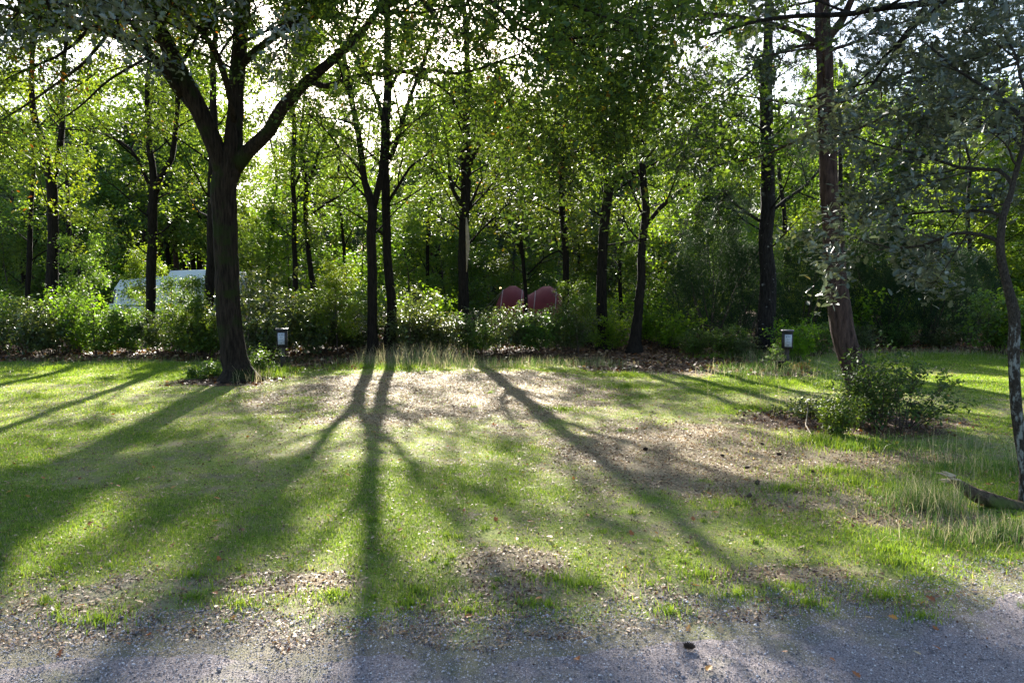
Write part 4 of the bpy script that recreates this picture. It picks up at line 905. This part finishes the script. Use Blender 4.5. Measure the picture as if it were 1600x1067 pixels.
# stump with mound, conifer seedling, stake, stick, log
g = G(1218, 584); root = empty('tree_stump', (g[0], g[1], float(H(g[0], g[1]))), 'small dark broken stump below the right number post', 'stump')
rng = np.random.default_rng(3); m = MB(); tube(m, [(0, 0, -.05), (0, 0, .05), (.01, 0, .14), (.015, 0, .2)], [.13, .085, .075, .07], 14, .12, rng, cap=True); m.build('stump_wood', M_barkoak, root)
m = MB()
for a_ in (0.3, 1.9, 3.3, 4.6): tube(m, [(.05*math.cos(a_), .05*math.sin(a_), .04), (.2*math.cos(a_), .2*math.sin(a_), .01), (.34*math.cos(a_), .34*math.sin(a_), -.03)], [.04, .03, .015], 6)
m.build('root', M_barkoak, root, True)
g = G(1212, 590); root = empty('conifer_seedling', (g[0], g[1], float(H(g[0], g[1]))), 'tiny conifer seedling with level branches beside the right number post', 'seedling')
wood = MB(); anc = []; tube(wood, [(0, 0, -.02), (0, 0, .3), (.01, 0, .62)], [.01, .008, .003], 5)
for k in range(13):
    a_ = k*2.4; z_ = .2+.03*k; tw, tr = branch(rng, (0, 0, z_), (math.cos(a_), math.sin(a_), .15), .3*(1-k/16), .004, 3, 0, .1); tube(wood, tw, tr, 3); anc.append((tw, tw[0], rng.uniform()))
wood.build('stem', M_twig, root); fol = MB(); leafup(rng, fol, anc, 60, .04, KITE, .015, .4, .5); fol.build('foliage', M_shrub, root)
# stake beside the pine
g = G(1349, 640); m = MB(); tube(m, [(g[0], g[1], -.05), (g[0]+.01, g[1], .35), (g[0]+.02, g[1]+.02, .62)], [.03, .028, .022], 7, .1, rng, cap=True)
tag(m.build('broken_stake', M_scar), 'broken brown stake standing at the right of the pine trunk', 'stake')
a_, b_ = G(1268, 682), G(1262, 655); m = MB(); tube(m, np.array([a_+[0, 0, .02], (a_*.6+b_*.4)+[-.05, 0, .05], b_+[0, 0, .14], b_+[.02, .1, .28]]), [.008, .009, .007, .004], 6)
tag(m.build('pale_stick', M_scar), 'bent pale stick poking up left of the pine bush', 'stick')
# rotten log
lp = [P(1487, 748, 5.55), P(1508, 762, 5.5), P(1530, 775, 5.45), P(1560, 786, 5.45), P(1600, 796, 5.45)]
lp = np.array(lp); off = np.array([lp[:, 0].mean(), 5.5, 0]); lp -= off
root = empty('rotten_log', off, 'mossy rotten log lying in tall grass beside the young oak', 'log')
q, r_ = smoothpath(lp, [.028, .048, .062, .068, .06], .03, rng, .003); m = MB(); tube(m, q, r_, 16, .13, rng, cap=True); m.build('log_wood', M_wood, root)
m = MB()
for k in range(7):
    o_ = rng.normal(0, .02, 3); tube(m, [lp[0]+o_+[.05, 0, -.01], lp[0]+o_*1.4+[-.01, 0, .008], lp[0]+o_*1.6+[-.035-.02*rng.uniform(), 0, .012]], [.014, .009, .002], 5)
m.build('splinters', M_scar, root)
# pine cones
M_cone = plain('pine_cone_scales', (.075, .045, .03), .7, (.03, .02, .014), 60)
cm = MB(); T, _ = OVAL
for k in range(46):
    t = k/46; a_ = k*2.4; rr = .017*math.sin(math.pi*(.12+.8*t)); leaves(cm, np.array([[rr*.5*math.cos(a_), rr*.5*math.sin(a_), .004+.05*t]]), .02, rng, OVAL, .05, az=np.array([a_]), pitch=np.array([.6+.5*t]), wid=1.5)
tube(cm, [(0, 0, 0), (0, 0, .028), (0, 0, .055)], [.008, .014, .004], 8)
cone = cm.build('pine_cone', M_cone)
CG = 'pine cones on the bare ground'
labs = ['pine cone furthest left on the bare sandy patch', 'pine cone in the middle of the bare sandy patch', 'pine cone in the shadow streak of the sandy patch', 'largest-looking pine cone at the front edge of the sandy patch', 'pine cone at the front edge, behind the nearest one',
        'pine cone beside a dead leaf at the back of the sandy patch', 'pine cone furthest right on the sandy patch', 'pine cone right of the middle of the sandy patch', 'pine cone by the lush grass at the right of the sandy patch', 'dark crumbled pine cone on the gravel road']
for k, (px_, py_) in enumerate([(1012, 705), (1132, 716), (1162, 736), (1167, 783), (1182, 763), (1194, 697), (1273, 696), (1221, 713), (1273, 743), (1086, 1017)]):
    o = cone if k == 0 else cone.copy()
    if k: col.objects.link(o)
    g = G(px_, py_); o.location = (g[0], g[1], float(H(g[0], g[1]))+.022); o.rotation_euler = (1.45, rng.uniform(-.3, .3), rng.uniform(0, 6.28)); s_ = rng.uniform(.65, .9); o.scale = (s_, s_, s_)
    tag(o, labs[k], 'pine cone', CG)
print('done')
